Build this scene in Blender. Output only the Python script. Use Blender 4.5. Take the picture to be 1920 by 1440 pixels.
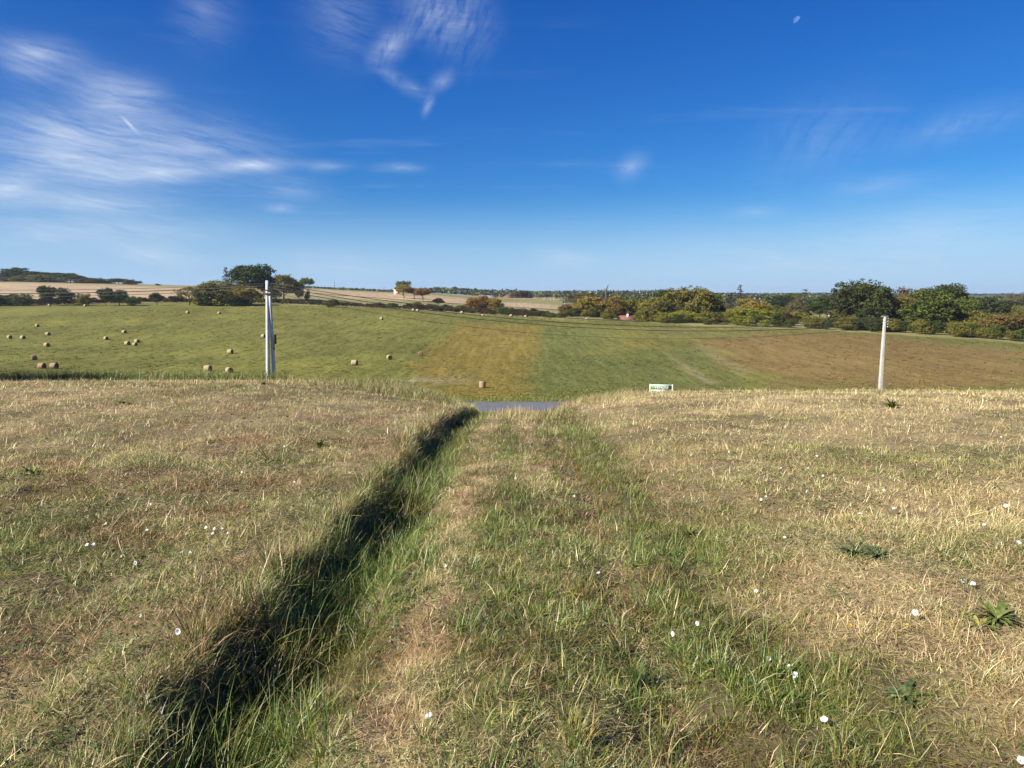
import bpy, math, random
import numpy as np

for o in list(bpy.data.objects):
    bpy.data.objects.remove(o)
sc = bpy.context.scene
COL = sc.collection
R = math.radians

# ------------------------------------------------------------------ camera
EYE = 1.62
F_PX = 1300.0                      # focal length in pixels of the 1920 wide photograph
PITCH = math.atan(164.0 / F_PX)    # camera tilted slightly downwards
cam_data = bpy.data.cameras.new("camera")
cam_data.sensor_width = 36.0
cam_data.lens = F_PX / 1920.0 * 36.0
cam_data.clip_start = 0.05
cam_data.clip_end = 20000.0
cam = bpy.data.objects.new("camera", cam_data)
COL.objects.link(cam)
cam.location = (0, 0, EYE)
cam.rotation_euler = (math.pi / 2 - PITCH, 0, 0)
sc.camera = cam

# ------------------------------------------------------------------ light and exposure
SUN_EL = 35.0          # degrees above the horizon
SHADOW_AZ = 58.0       # shadows run to the right and a little away from the camera
SUN_DIR = np.array([-math.sin(R(SHADOW_AZ)) * math.cos(R(SUN_EL)),
                    -math.cos(R(SHADOW_AZ)) * math.cos(R(SUN_EL)),
                    math.sin(R(SUN_EL))])
sun_data = bpy.data.lights.new("sun", 'SUN')
sun_data.energy = 4.6
sun_data.angle = R(0.55)
sun_data.color = (1.0, 0.925, 0.81)
sun = bpy.data.objects.new("sun", sun_data)
COL.objects.link(sun)
sun.rotation_euler = (R(90 - SUN_EL), 0, R(-SHADOW_AZ))
sun.location = (-40, -50, 60)
sc.view_settings.view_transform = 'Standard'
sc.view_settings.look = 'None'
sc.view_settings.exposure = 1.10
sc.view_settings.gamma = 1.0
sc.view_settings.use_curve_mapping = False
sc.render.engine = 'CYCLES'
sc.cycles.use_denoising = True
sc.cycles.use_adaptive_sampling = True
sc.cycles.adaptive_threshold = 0.012
sc.cycles.max_bounces = 5
sc.cycles.diffuse_bounces = 2
sc.cycles.glossy_bounces = 2
sc.cycles.transmission_bounces = 3
sc.cycles.transparent_max_bounces = 8
sc.cycles.caustics_reflective = False
sc.cycles.caustics_refractive = False


class NT:
    """tiny helper to write node trees"""
    def __init__(self, tree):
        self.t = tree
        self.n = tree.nodes
        self.l = tree.links

    def new(self, kind, **kw):
        nd = self.n.new(kind)
        for k, v in kw.items():
            setattr(nd, k, v)
        return nd

    def put(self, sock, val):
        if isinstance(val, bpy.types.NodeSocket):
            self.l.new(val, sock)
        elif val is not None:
            sock.default_value = val

    def math(self, op, a, b=None, c=None, clamp=False):
        nd = self.new('ShaderNodeMath', operation=op, use_clamp=clamp)
        self.put(nd.inputs[0], a)
        if b is not None:
            self.put(nd.inputs[1], b)
        if c is not None:
            self.put(nd.inputs[2], c)
        return nd.outputs[0]

    def mix(self, fac, a, b, blend='MIX', clamp=False):
        nd = self.new('ShaderNodeMix', data_type='RGBA', blend_type=blend)
        nd.clamp_factor = True
        nd.clamp_result = clamp
        self.put(nd.inputs[0], fac)
        self.put(nd.inputs[6], a)
        self.put(nd.inputs[7], b)
        return nd.outputs[2]

    def noise(self, vec, scale, detail=3.0, rough=0.55, dist=0.0, out=0):
        nd = self.new('ShaderNodeTexNoise')
        if vec is not None:
            self.put(nd.inputs['Vector'], vec)
        nd.inputs['Scale'].default_value = scale
        nd.inputs['Detail'].default_value = detail
        nd.inputs['Roughness'].default_value = rough
        nd.inputs['Distortion'].default_value = dist
        return nd.outputs[out]

    def ramp(self, fac, stops, interp='LINEAR'):
        nd = self.new('ShaderNodeValToRGB')
        cr = nd.color_ramp
        cr.interpolation = interp
        while len(cr.elements) < len(stops):
            cr.elements.new(0.5)
        for e, (p, c) in zip(cr.elements, stops):
            e.position = p
            e.color = (c[0], c[1], c[2], 1) if hasattr(c, '__len__') else (c, c, c, 1)
        self.put(nd.inputs[0], fac)
        return nd.outputs[0]

    def mapr(self, v, a, b, c, d, smooth=False):
        nd = self.new('ShaderNodeMapRange', clamp=True)
        if smooth:
            nd.interpolation_type = 'SMOOTHSTEP'
        self.put(nd.inputs[0], v)
        for i, q in enumerate((a, b, c, d)):
            nd.inputs[i + 1].default_value = q
        return nd.outputs[0]


def smooth(t):
    t = np.clip(t, 0, 1)
    return t * t * (3 - 2 * t)


def pix_dir(u, v):
    """world direction of a pixel of the 1920x1440 photograph"""
    dx = (u - 960.0) / F_PX
    dy = (720.0 - v) / F_PX
    cp, sp = math.cos(PITCH), math.sin(PITCH)
    return np.array([dx, dy * sp + cp, dy * cp - sp])


# ------------------------------------------------------------------ sky
world = bpy.data.worlds.new("World")
sc.world = world
world.use_nodes = True
W = NT(world.node_tree)
W.n.clear()
wout = W.new('ShaderNodeOutputWorld')
bg = W.new('ShaderNodeBackground')
bg.inputs['Strength'].default_value = 0.0662
W.l.new(bg.outputs[0], wout.inputs[0])
sky = W.new('ShaderNodeTexSky', sky_type='NISHITA')
sky.sun_disc = False
sky.sun_elevation = R(SUN_EL)
sky.sun_rotation = R(180 + SHADOW_AZ)
sky.altitude = 150
sky.air_density = 1.0
sky.dust_density = 0.15
sky.ozone_density = 2.6
hs = W.new('ShaderNodeHueSaturation')
hs.inputs['Saturation'].default_value = 1.22
hs.inputs['Value'].default_value = 1.0
W.l.new(sky.outputs[0], hs.inputs['Color'])
# camera response: the phone renders a deeper, bluer sky
sepc = W.new('ShaderNodeSeparateColor')
W.l.new(hs.outputs[0], sepc.inputs[0])
comc = W.new('ShaderNodeCombineColor')
for i, (k, p) in enumerate(((0.35, 1.50), (0.515, 1.13), (0.77, 0.82))):
    v_ = W.math('MAXIMUM', W.math('MULTIPLY', sepc.outputs[i], 0.135), 0.0)
    W.l.new(W.math('MULTIPLY', W.math('POWER', v_, p), k / 0.135), comc.inputs[i])
tc = W.new('ShaderNodeTexCoord')
sep = W.new('ShaderNodeSeparateXYZ')
W.l.new(tc.outputs['Generated'], sep.inputs[0])
az = W.math('MULTIPLY', W.math('ARCTAN2', sep.outputs[0], sep.outputs[1]), 57.29578)
el = W.math('MULTIPLY', W.math('ARCSINE', sep.outputs[2]), 57.29578)
azel = W.new('ShaderNodeCombineXYZ')
W.l.new(az, azel.inputs[0])
W.l.new(el, azel.inputs[1])
# a slow warp so that the cirrus fibres bend
wn = W.new('ShaderNodeTexNoise')
wn.inputs['Scale'].default_value = 0.11
wn.inputs['Detail'].default_value = 3
W.l.new(azel.outputs[0], wn.inputs['Vector'])
wsub = W.new('ShaderNodeVectorMath', operation='SUBTRACT')
W.l.new(wn.outputs['Color'], wsub.inputs[0])
wsub.inputs[1].default_value = (0.5, 0.5, 0.5)
wsc = W.new('ShaderNodeVectorMath', operation='MULTIPLY')
W.l.new(wsub.outputs[0], wsc.inputs[0])
wsc.inputs[1].default_value = (3.0, 1.5, 0)
wadd = W.new('ShaderNodeVectorMath', operation='ADD')
W.l.new(azel.outputs[0], wadd.inputs[0])
W.l.new(wsc.outputs[0], wadd.inputs[1])
WARP = wadd.outputs[0]


def to_azel(u, v):
    d = pix_dir(u, v)
    d = d / np.linalg.norm(d)
    return math.degrees(math.atan2(d[0], d[1])), math.degrees(math.asin(d[2]))


def streak_noise(angle, sx, sy, scale, detail, seed):
    """shared fibrous texture; angle = lie of the fibres in degrees"""
    m2 = W.new('ShaderNodeMapping', vector_type='TEXTURE')
    W.l.new(WARP, m2.inputs['Vector'])
    m2.inputs['Rotation'].default_value = (0, 0, R(angle))
    m2.inputs['Scale'].default_value = (sx, sy, 1)
    m2.inputs['Location'].default_value = (seed * 13.7, seed * 7.1, 0)
    return W.noise(m2.outputs[0], scale, detail, 0.68)


STREAK = [streak_noise(-3, 8.0, 1.0, 1.25, 6, 1.0), streak_noise(-12, 7.0, 1.0, 1.2, 6, 2.0), streak_noise(62, 3.2, 1.0, 1.3, 6, 3.0)]


def wisp(p0, p1, width, amount, kind=0, grain=0.5, vec=None):
    """one cirrus streak between two pixels; width in pixels"""
    a0, e0 = to_azel(*p0)
    a1, e1 = to_azel(*p1)
    ang = math.atan2(e1 - e0, a1 - a0)
    half = math.hypot(a1 - a0, e1 - e0) / 2
    wd = width / F_PX * 57.3 / 2
    mp = W.new('ShaderNodeMapping', vector_type='TEXTURE')
    W.l.new(vec or WARP, mp.inputs['Vector'])
    mp.inputs['Location'].default_value = ((a0 + a1) / 2, (e0 + e1) / 2, 0)
    mp.inputs['Rotation'].default_value = (0, 0, ang)
    mp.inputs['Scale'].default_value = (half * 1.35, wd * 2.3, 1)
    gr = W.new('ShaderNodeTexGradient', gradient_type='QUADRATIC_SPHERE')
    W.l.new(mp.outputs[0], gr.inputs[0])
    if kind is None:
        return W.math('MULTIPLY', gr.outputs['Fac'], amount)
    nz = W.mapr(STREAK[kind], grain - 0.2, grain + 0.2, 0.0, 1.0, True)
    return W.math('MULTIPLY', W.math('MULTIPLY', gr.outputs['Fac'], nz), amount)


WISPS = [
    # left bank of cirrus
    ((-60, 78), (175, 104), 36, 0.75, 0, 0.40), ((-40, 100), (120, 140), 42, 0.65, 1, 0.42), ((80, 128), (340, 215), 52, 0.85, 1, 0.40),
    ((200, 165), (340, 185), 40, 0.42, 0, 0.45), ((-100, 210), (330, 262), 54, 0.70, 1, 0.42), ((100, 238), (570, 302), 74, 0.75, 1, 0.44),
    ((-120, 275), (340, 312), 76, 0.90, 0, 0.39), ((150, 323), (430, 321), 24, 0.95, 0, 0.30), ((370, 319), (568, 305), 17, 1.15, None, 0),
    ((550, 310), (670, 312), 15, 0.55, 0, 0.38), ((680, 316), (812, 318), 13, 0.55, 0, 0.36), ((-100, 350), (115, 354), 38, 1.0, 0, 0.32),
    ((-40, 378), (345, 380), 26, 0.85, 0, 0.38), ((410, 338), (650, 366), 44, 0.40, 0, 0.45), ((480, 386), (572, 395), 13, 0.65, 0, 0.34),
    ((-100, 420), (490, 430), 36, 0.65, 0, 0.42), ((-80, 440), (210, 456), 26, 0.45, 0, 0.42), ((150, 456), (415, 489), 25, 0.70, 1, 0.36),
    ((480, 490), (800, 508), 44, 0.45, 0, 0.42), ((980, 478), (1130, 492), 30, 0.6, 0, 0.38), ((-260, 330), (520, 325), 250, 0.26, None, 0),
    # the hook at the top
    ((300, -10), (470, 50), 84, 0.32, 1, 0.46), ((530, -10), (745, 62), 112, 0.36, 1, 0.46), ((845, -12), (760, 60), 72, 0.65, 2, 0.42),
    ((780, 40), (690, 120), 34, 0.75, 2, 0.42), ((686, 106), (780, 180), 20, 0.34, 2, 0.36), ((786, 222), (806, 170), 13, 0.62, 2, 0.34),
    ((796, 172), (850, 132), 20, 0.52, 2, 0.38), ((740, 140), (806, 190), 22, 0.30, 1, 0.42), ((790, 30), (950, 50), 100, 0.42, 2, 0.47),
    # thin veils on the right
    ((1145, 322), (1215, 308), 34, 0.5, None, 0), ((1380, 320), (1720, 205), 110, 0.2, 2, 0.42),
    ((1640, 280), (1980, 190), 40, 0.3, 2, 0.40), ((1520, 360), (1800, 330), 26, 0.32, 0, 0.38),
    ((1340, 405), (1480, 388), 18, 0.3, 0, 0.38), ((1500, 460), (2050, 400), 90, 0.4, 0, 0.40),
    ((1000, 500), (2000, 470), 80, 0.36, 0, 0.40),
]
tot = None
for w in WISPS:
    s = wisp(*w)
    tot = s if tot is None else W.math('ADD', tot, s)
# straight young contrail, not warped
tot = W.math('ADD', tot, wisp((222, 212), (263, 254), 4.5, 0.9, None, vec=azel.outputs[0]))
# the same thin cirrus carries on over the rest of the sky
pz = W.math('MAXIMUM', sep.outputs[2], 0.06)
cx = W.new('ShaderNodeCombineXYZ')
W.l.new(W.math('DIVIDE', sep.outputs[0], pz), cx.inputs[0])
W.l.new(W.math('MULTIPLY', W.math('DIVIDE', sep.outputs[1], pz), 2.6), cx.inputs[1])
gen = W.noise(cx.outputs[0], 0.55, 4, 0.62)
gen = W.mapr(gen, 0.54, 0.92, 0.0, 0.28, True)
tot = W.math('ADD', tot, gen)
fine_f = W.mapr(streak_noise(-6, 9.0, 1.0, 2.6, 5, 5.0), 0.25, 0.75, 0.62, 1.38)
tot = W.math('MULTIPLY', W.math('MULTIPLY', tot, fine_f), 0.56, clamp=True)
# thin veil towards the horizon, all the way round
veil = W.mapr(el, 0.0, 8.5, 0.85, 0.0, True)
base_sky = W.mix(veil, comc.outputs[0], (3.0, 4.55, 6.55, 1))
skymix = W.mix(tot, base_sky, (5.2, 5.9, 6.9, 1))
W.l.new(skymix, bg.inputs['Color'])
world.cycles.sampling_method = 'MANUAL'
world.cycles.sample_map_resolution = 256

# ------------------------------------------------------------------ terrain
def hash2(ix, iy, seed):
    n = (ix.astype(np.int64) * 374761393 + iy.astype(np.int64) * 668265263 + seed * 1442695041) & 0xFFFFFFFF
    n = ((n ^ (n >> 13)) * 1274126177) & 0xFFFFFFFF
    n = n ^ (n >> 16)
    return (n & 0xFFFFFF) / float(0xFFFFFF)


def vnoise(x, y, seed=0):
    x = np.asarray(x, float)
    y = np.asarray(y, float)
    ix = np.floor(x)
    iy = np.floor(y)
    fx = x - ix
    fy = y - iy
    fx = fx * fx * (3 - 2 * fx)
    fy = fy * fy * (3 - 2 * fy)
    a = hash2(ix, iy, seed)
    b = hash2(ix + 1, iy, seed)
    c = hash2(ix, iy + 1, seed)
    d = hash2(ix + 1, iy + 1, seed)
    return a + (b - a) * fx + (c - a) * fy + (a - b - c + d) * fx * fy


def fbm(x, y, seed=0, octaves=4):
    s = 0.0
    amp = 0.5
    for i in range(octaves):
        s = s + amp * vnoise(x, y, seed + i * 17)
        x = x * 2.03 + 11.7
        y = y * 2.03 + 5.3
        amp *= 0.5
    return s / (1 - 0.5 ** octaves)


def pchip(xs, ys, x):
    xs = np.array(xs, float)
    ys = np.array(ys, float)
    h = np.diff(xs)
    d = np.diff(ys) / h
    m = np.zeros_like(xs)
    m[0] = d[0]
    m[-1] = d[-1]
    for i in range(1, len(xs) - 1):
        if d[i - 1] * d[i] > 0:
            w1 = 2 * h[i] + h[i - 1]
            w2 = h[i] + 2 * h[i - 1]
            m[i] = (w1 + w2) / (w1 / d[i - 1] + w2 / d[i])
    x = np.clip(x, xs[0], xs[-1])
    i = np.clip(np.searchsorted(xs, x) - 1, 0, len(h) - 1)
    t = (x - xs[i]) / h[i]
    t2 = t * t
    t3 = t2 * t
    return ((2 * t3 - 3 * t2 + 1) * ys[i] + (t3 - 2 * t2 + t) * h[i] * m[i]
            + (-2 * t3 + 3 * t2) * ys[i + 1] + (t3 - t2) * h[i] * m[i + 1])


ROAD_Z = -5.5
ROAD_Y0, ROAD_Y1 = 42.4, 47.0
PROFILE = [  # bearing (x / y), heights along it
    (-0.738, [(47, -5.5), (51, -6.1), (81, -9.8), (108, -12.3), (149, -13.4), (203, -13.4), (250, -11.3), (298, -8.0), (359, -3.4), (393, -1.8), (474, 3.2), (677, 16), (812, 20), (1220, 22), (4000, 24)]),
    (-0.369, [(47, -5.5), (51, -6.1), (81, -9.8), (108, -12.4), (149, -13.4), (203, -12.8), (250, -10.9), (298, -7.6), (359, -3.2), (393, -2.2), (474, 1.6), (677, 10.2), (812, 13), (1220, 14), (4000, 16)]),
    (-0.148, [(47, -5.5), (51, -6.1), (81, -9.8), (108, -12.4), (149, -12.9), (203, -11.9), (250, -10.4), (298, -8.2), (359, -5.0), (393, -4.2), (474, -1.2), (677, 5.6), (812, 6.5), (1220, 6), (4000, 10)]),
    (0.0, [(47, -5.5), (51, -6.1), (81, -9.8), (108, -12.4), (149, -12.7), (203, -11.6), (250, -10.2), (298, -8.6), (359, -6.7), (393, -6.4), (474, -5.2), (677, -0.6), (812, 0), (1220, 2), (4000, 8)]),
    (0.2215, [(47, -5.5), (51, -6.1), (81, -9.8), (108, -12.4), (149, -12.7), (203, -11.6), (250, -10.4), (290, -9.8), (359, -9.6), (474, -8.6), (677, -6.0), (1220, 2), (4000, 8)]),
    (0.443, [(47, -5.5), (51, -6.1), (81, -9.8), (108, -12.4), (149, -12.7), (203, -11.6), (235, -10.4), (270, -10.4), (359, -10.4), (474, -9.5), (677, -7), (1220, 2), (4000, 8)]),
    (0.738, [(47, -5.5), (51, -6.1), (81, -9.8), (108, -12.3), (149, -13.2), (190, -12.6), (225, -12.4), (270, -12.6), (359, -12), (474, -11), (677, -9), (1220, 0), (4000, 8)]),
]


def hermite(t, h, z0, m0, z1, m1):
    t2 = t * t
    t3 = t2 * t
    return (2 * t3 - 3 * t2 + 1) * z0 + (t3 - 2 * t2 + t) * h * m0 + (-2 * t3 + 3 * t2) * z1 + (t3 - t2) * h * m1


def ditch_shift(y):
    return 0.04 * (vnoise(y * 0.55, y * 0 + 3.1, 5) - 0.5) * 2 + 0.045 * (vnoise(y * 1.9, y * 0 + 9.1, 6) - 0.5) * 2 + 0.055 * (vnoise(y * 5.1, y * 0 + 2.1, 7) - 0.5) * 2


def cross_section(x, y):
    """the sunken track: deep grassy ditch on the left, shallow rut on the right"""
    s = ditch_shift(y)
    xs = x - s
    bank = -(0.30 + 0.12 * vnoise(y * 0.9, y * 0 + 4.7, 12)) * smooth((xs + 1.40) / 0.24)                # steep left bank
    rise = 0.24 * smooth((xs + 1.08) / 0.50)                 # gentle side back up to the track
    rut = -0.08 * np.exp(-((x - 0.78 - 0.5 * s) / 0.16) ** 2)
    right = 0.13 * smooth((x - 1.15) / 1.0)
    mid = 0.03 * np.exp(-((x - 0.1) / 0.45) ** 2)
    return bank + rise + rut + right + mid


def height(x, y, fine=True):
    x = np.asarray(x, float)
    y = np.asarray(y, float)
    x, y = np.broadcast_arrays(x, y)
    yy = np.maximum(y, 0.0)
    # lawn: convex hillside, then the bank down to the road
    c = 0.00232 + 0.00066 * smooth((x + 1.0) / 7.0)
    yc = 27.5
    zl = -c * yy ** 2
    tl = np.clip((y - yc) / (41.6 - yc), 0, 1)
    zb = hermite(tl, 41.6 - yc, -c * yc ** 2, -2 * c * yc, ROAD_Z - 0.05, -0.10)
    zl = np.where(y > yc, zb, zl)
    ct = 0.00438
    yt = 22.0
    zt = -ct * yy ** 2
    tt = np.clip((y - yt) / (41.6 - yt), 0, 1)
    zt = np.where(y > yt, hermite(tt, 41.6 - yt, -ct * yt ** 2, -2 * ct * yt, ROAD_Z - 0.05, -0.06), zt)
    w = np.exp(-(x / 3.3) ** 2)
    near = zl + (zt - zl) * w
    near = near + cross_section(x, y) * (1 - smooth((y - 23.0) / 14.0))
    near = near + np.where(y < 0, 0.02 * -y, 0)
    # far side
    a = np.clip(x / np.maximum(y, 1.0), -0.738, 0.738)
    cols = [pchip([p[0] for p in prof], [p[1] for p in prof], y) for _, prof in PROFILE]
    bear = [b for b, _ in PROFILE]
    far = cols[0].copy()
    for i in range(len(bear) - 1):
        t = smooth((a - bear[i]) / (bear[i + 1] - bear[i]))
        far = np.where(a >= bear[i], cols[i] * (1 - t) + cols[i + 1] * t, far)
    und = (fbm(x / 42.0, y / 42.0, 41, 3) - 0.5) * 1.5 * smooth((y - 60) / 60) * (1 - 0.5 * smooth((y - 300) / 100))
    far = far + und
    z = np.where(y < 41.6, near, np.where(y < 47.3, ROAD_Z - 0.05, far))
    if fine:
        d = np.hypot(x, y)
        lump = (fbm(x * 1.3, y * 1.3, 21, 3) - 0.5) * 0.12 + (fbm(x * 5, y * 5, 33, 2) - 0.5) * 0.055
        onroad = smooth((y - 39.5) / 2) * (1 - smooth((y - 47.5) / 2))
        z = z + lump * np.clip(1.4 - d / 60, 0, 1) * (1 - onroad)
        z = z + (fbm(x / 3.0, y / 3.0, 27, 3) - 0.5) * 0.22 * smooth((y - 50) / 20)
    return z


def ray_ground(u, v, tmax=3000.0):
    """where the line of sight through a pixel of the photograph meets the ground"""
    d = pix_dir(u, v)
    t = np.concatenate([np.linspace(0.8, 40, 1600), np.geomspace(40.02, tmax, 5000)])
    p = d[None, :] * t[:, None]
    p[:, 2] += EYE
    under = p[:, 2] < height(p[:, 0], p[:, 1])
    i = int(np.argmax(under)) if under.any() else len(t) - 1
    x, y = p[i, 0], p[i, 1]
    return float(x), float(y), float(height(x, y))


def project(x, y, z):
    cp, sp = math.cos(PITCH), math.sin(PITCH)
    dz = z - EYE
    depth = y * cp - dz * sp
    up = y * sp + dz * cp
    return 960 + F_PX * x / depth, 720 - F_PX * up / depth


def ground_z(x, y):
    return float(height(x, y))


def from_arrays(name, verts, faces=None, tris=None):
    """mesh from numpy arrays; faces = (n,4) quads and/or tris = (m,3)"""
    me = bpy.data.meshes.new(name)
    verts = np.asarray(verts, np.float32)
    nq = 0 if faces is None else len(faces)
    nt = 0 if tris is None else len(tris)
    me.vertices.add(len(verts))
    me.vertices.foreach_set('co', verts.ravel())
    loops = []
    if nq:
        loops.append(np.asarray(faces, np.int32).ravel())
    if nt:
        loops.append(np.asarray(tris, np.int32).ravel())
    if loops:
        lp = np.concatenate(loops)
        me.loops.add(len(lp))
        me.loops.foreach_set('vertex_index', lp)
        me.polygons.add(nq + nt)
        st = np.concatenate([np.arange(nq) * 4, nq * 4 + np.arange(nt) * 3]).astype(np.int32)
        me.polygons.foreach_set('loop_start', st)
        try:
            me.polygons.foreach_set('loop_total', np.concatenate([np.full(nq, 4), np.full(nt, 3)]).astype(np.int32))
        except Exception:
            pass
    me.update(calc_edges=True)
    me.validate()
    return me


def set_attr(me, name, kind, data, domain='POINT'):
    at = me.attributes.new(name, kind, domain)
    key = {'FLOAT': 'value', 'INT': 'value', 'FLOAT_VECTOR': 'vector', 'FLOAT_COLOR': 'color'}[kind]
    at.data.foreach_set(key, np.asarray(data, np.int32 if kind == 'INT' else np.float32).ravel())


def shade_smooth(me):
    me.polygons.foreach_set('use_smooth', np.ones(len(me.polygons), bool))


def add(name, me, mat=None, parent=None, **props):
    o = bpy.data.objects.new(name, me)
    COL.objects.link(o)
    if mat is not None and me is not None and len(me.materials) == 0:
        me.materials.append(mat)
    if parent is not None:
        o.parent = parent
    for k, v in props.items():
        o[k] = v
    return o


def thing(name, label, cat, loc=(0, 0, 0), rz=0.0, group=None):
    o = bpy.data.objects.new(name, None)
    COL.objects.link(o)
    o.empty_display_size = 0.2
    o.location = loc
    o.rotation_euler = (0, 0, rz)
    o['label'] = label
    o['category'] = cat
    if group:
        o['group'] = group
    return o


def tag(o, label, cat, group=None):
    o['label'] = label
    o['category'] = cat
    if group:
        o['group'] = group
    return o


def in_poly(x, y, poly):
    inside = np.zeros(x.shape, bool)
    n = len(poly)
    j = n - 1
    for i in range(n):
        xi, yi = poly[i]
        xj, yj = poly[j]
        cond = ((yi > y) != (yj > y)) & (x < (xj - xi) * (y - yi) / (yj - yi + 1e-12) + xi)
        inside ^= cond
        j = i
    return inside


def poly_dist(x, y, poly):
    d = np.full(x.shape, 1e9)
    n = len(poly)
    for i in range(n):
        ax, ay = poly[i]
        bx, by = poly[(i + 1) % n]
        ex, ey = bx - ax, by - ay
        t = np.clip(((x - ax) * ex + (y - ay) * ey) / (ex * ex + ey * ey + 1e-9), 0, 1)
        d = np.minimum(d, np.hypot(x - ax - t * ex, y - ay - t * ey))
    return d


def soft_poly(x, y, poly, soft):
    d = poly_dist(x, y, poly)
    s = np.where(in_poly(x, y, poly), d, -d)
    s = s + (fbm(x / (soft * 2.2), y / (soft * 2.2), 77, 3) - 0.5) * soft * 2.4
    return smooth((s + soft) / (2 * soft))


# field parcels, corners found on the ground
def ground_poly(pix):
    return [ray_ground(u, v)[:2] for u, v in pix]


P_ORANGE = ground_poly([(862, 606), (1015, 611), (985, 700), (978, 745), (900, 747), (840, 735), (770, 704), (790, 670), (840, 628)])
P_GREEN = ground_poly([(1015, 613), (1110, 616), (1330, 650), (1400, 724), (1100, 745), (980, 747), (992, 690)])
P_BROWN = ground_poly([(1305, 642), (1420, 624), (1700, 634), (1930, 660), (1960, 724), (1440, 728), (1385, 695)])
P_RIM = ground_poly([(1120, 612), (1300, 615), (1560, 618), (1920, 648), (1925, 664), (1690, 640), (1420, 628), (1300, 640)])
P_YELLOW = ground_poly([(1130, 620), (1230, 622), (1260, 655), (1140, 660)])
P_PALE = ground_poly([(780, 708), (870, 704), (905, 716), (800, 722)])
P_LINE1 = ground_poly([(1246, 664), (1258, 664), (1352, 722), (1326, 722)])
P_LINE2 = ground_poly([(1300, 648), (1318, 646), (1416, 700), (1396, 706)])
P_LINE3 = ground_poly([(735, 711), (800, 709), (838, 714), (770, 718)])
HEDGE_PIX = [(-60, 576), (0, 574), (150, 570), (300, 567), (500, 569), (620, 573), (700, 577), (800, 582), (900, 589), (960, 592), (1050, 597), (1200, 603), (1300, 611), (1420, 615), (1500, 618), (1620, 624), (1740, 632), (1850, 640), (1930, 647)]
HEDGE = [ray_ground(u, v)[:2] for u, v in HEDGE_PIX]


def hedge_y(x, y):
    """far edge of the hay field, as distance along the bearing x / y"""
    a = x / np.maximum(y, 1.0)
    return np.interp(a, [p[0] / p[1] for p in HEDGE], [p[1] for p in HEDGE])


GREEN_F = np.array([0.130, 0.130, 0.030])


def dryness(x, y):
    """share of dead, straw-coloured blades on the lawn"""
    n1 = fbm(x / 1.9, y / 1.9, 3, 4)
    n2 = fbm(x / 0.55, y / 0.55, 8, 3)
    n3 = fbm(x / 6.0, y / 6.0, 14, 3)
    lawn = np.where(x > 0, 0.66, 0.37 + 0.16 * smooth((y - 4) / 4)) + 0.12 * smooth((y - 6) / 10)
    lawn = lawn + (n1 - 0.5) * 1.0 + (n2 - 0.5) * 0.55 + (n3 - 0.5) * 0.45
    # track: pale worn strips between greener belts
    tr = 0.33 + (n1 - 0.5) * 0.85 + (n2 - 0.5) * 0.7
    tr = tr + 0.55 * np.exp(-((x + 0.45) / 0.15) ** 2) * (1 - 0.5 * smooth((y - 6.0) / 5))
    tr = tr - 0.20 * np.exp(-((x + 0.12) / 0.18) ** 2)
    tr = tr + 0.62 * np.exp(-((x - 0.30) / 0.18) ** 2) * smooth((y - 4.5) / 4)
    tr = tr + 0.60 * np.exp(-((x - 0.72) / 0.10) ** 2)
    tr = tr - 0.36 * np.exp(-((x - 1.02) / 0.26) ** 2)
    tr = tr + 0.30 * np.exp(-((x - 1.55) / 0.22) ** 2) * smooth((y - 4.5) / 3)
    tr = tr - 0.60 * np.exp(-((x + 0.95) / 0.30) ** 2)
    wt = smooth((x + 1.45) / 0.3) * (1 - smooth((x - 1.25 - 0.35 * (1 - smooth((y - 3) / 2))) / 0.8))
    d = lawn * (1 - wt) + tr * wt
    # thatch patch by the right-hand corner, greener belt beside the rut
    d = d + 0.45 * np.exp(-(((x - 2.05) / 0.42) ** 2 + ((y - 2.35) / 0.6) ** 2))
    d = d - 0.30 * np.exp(-(((x - 1.25) / 0.6) ** 2 + ((y - 2.8) / 1.0) ** 2))
    d = d + 0.30 * np.exp(-(((x - 1.7) / 0.5) ** 2 + ((y - 3.6) / 0.5) ** 2))
    return np.clip(d, 0.03, 0.98)


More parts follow.
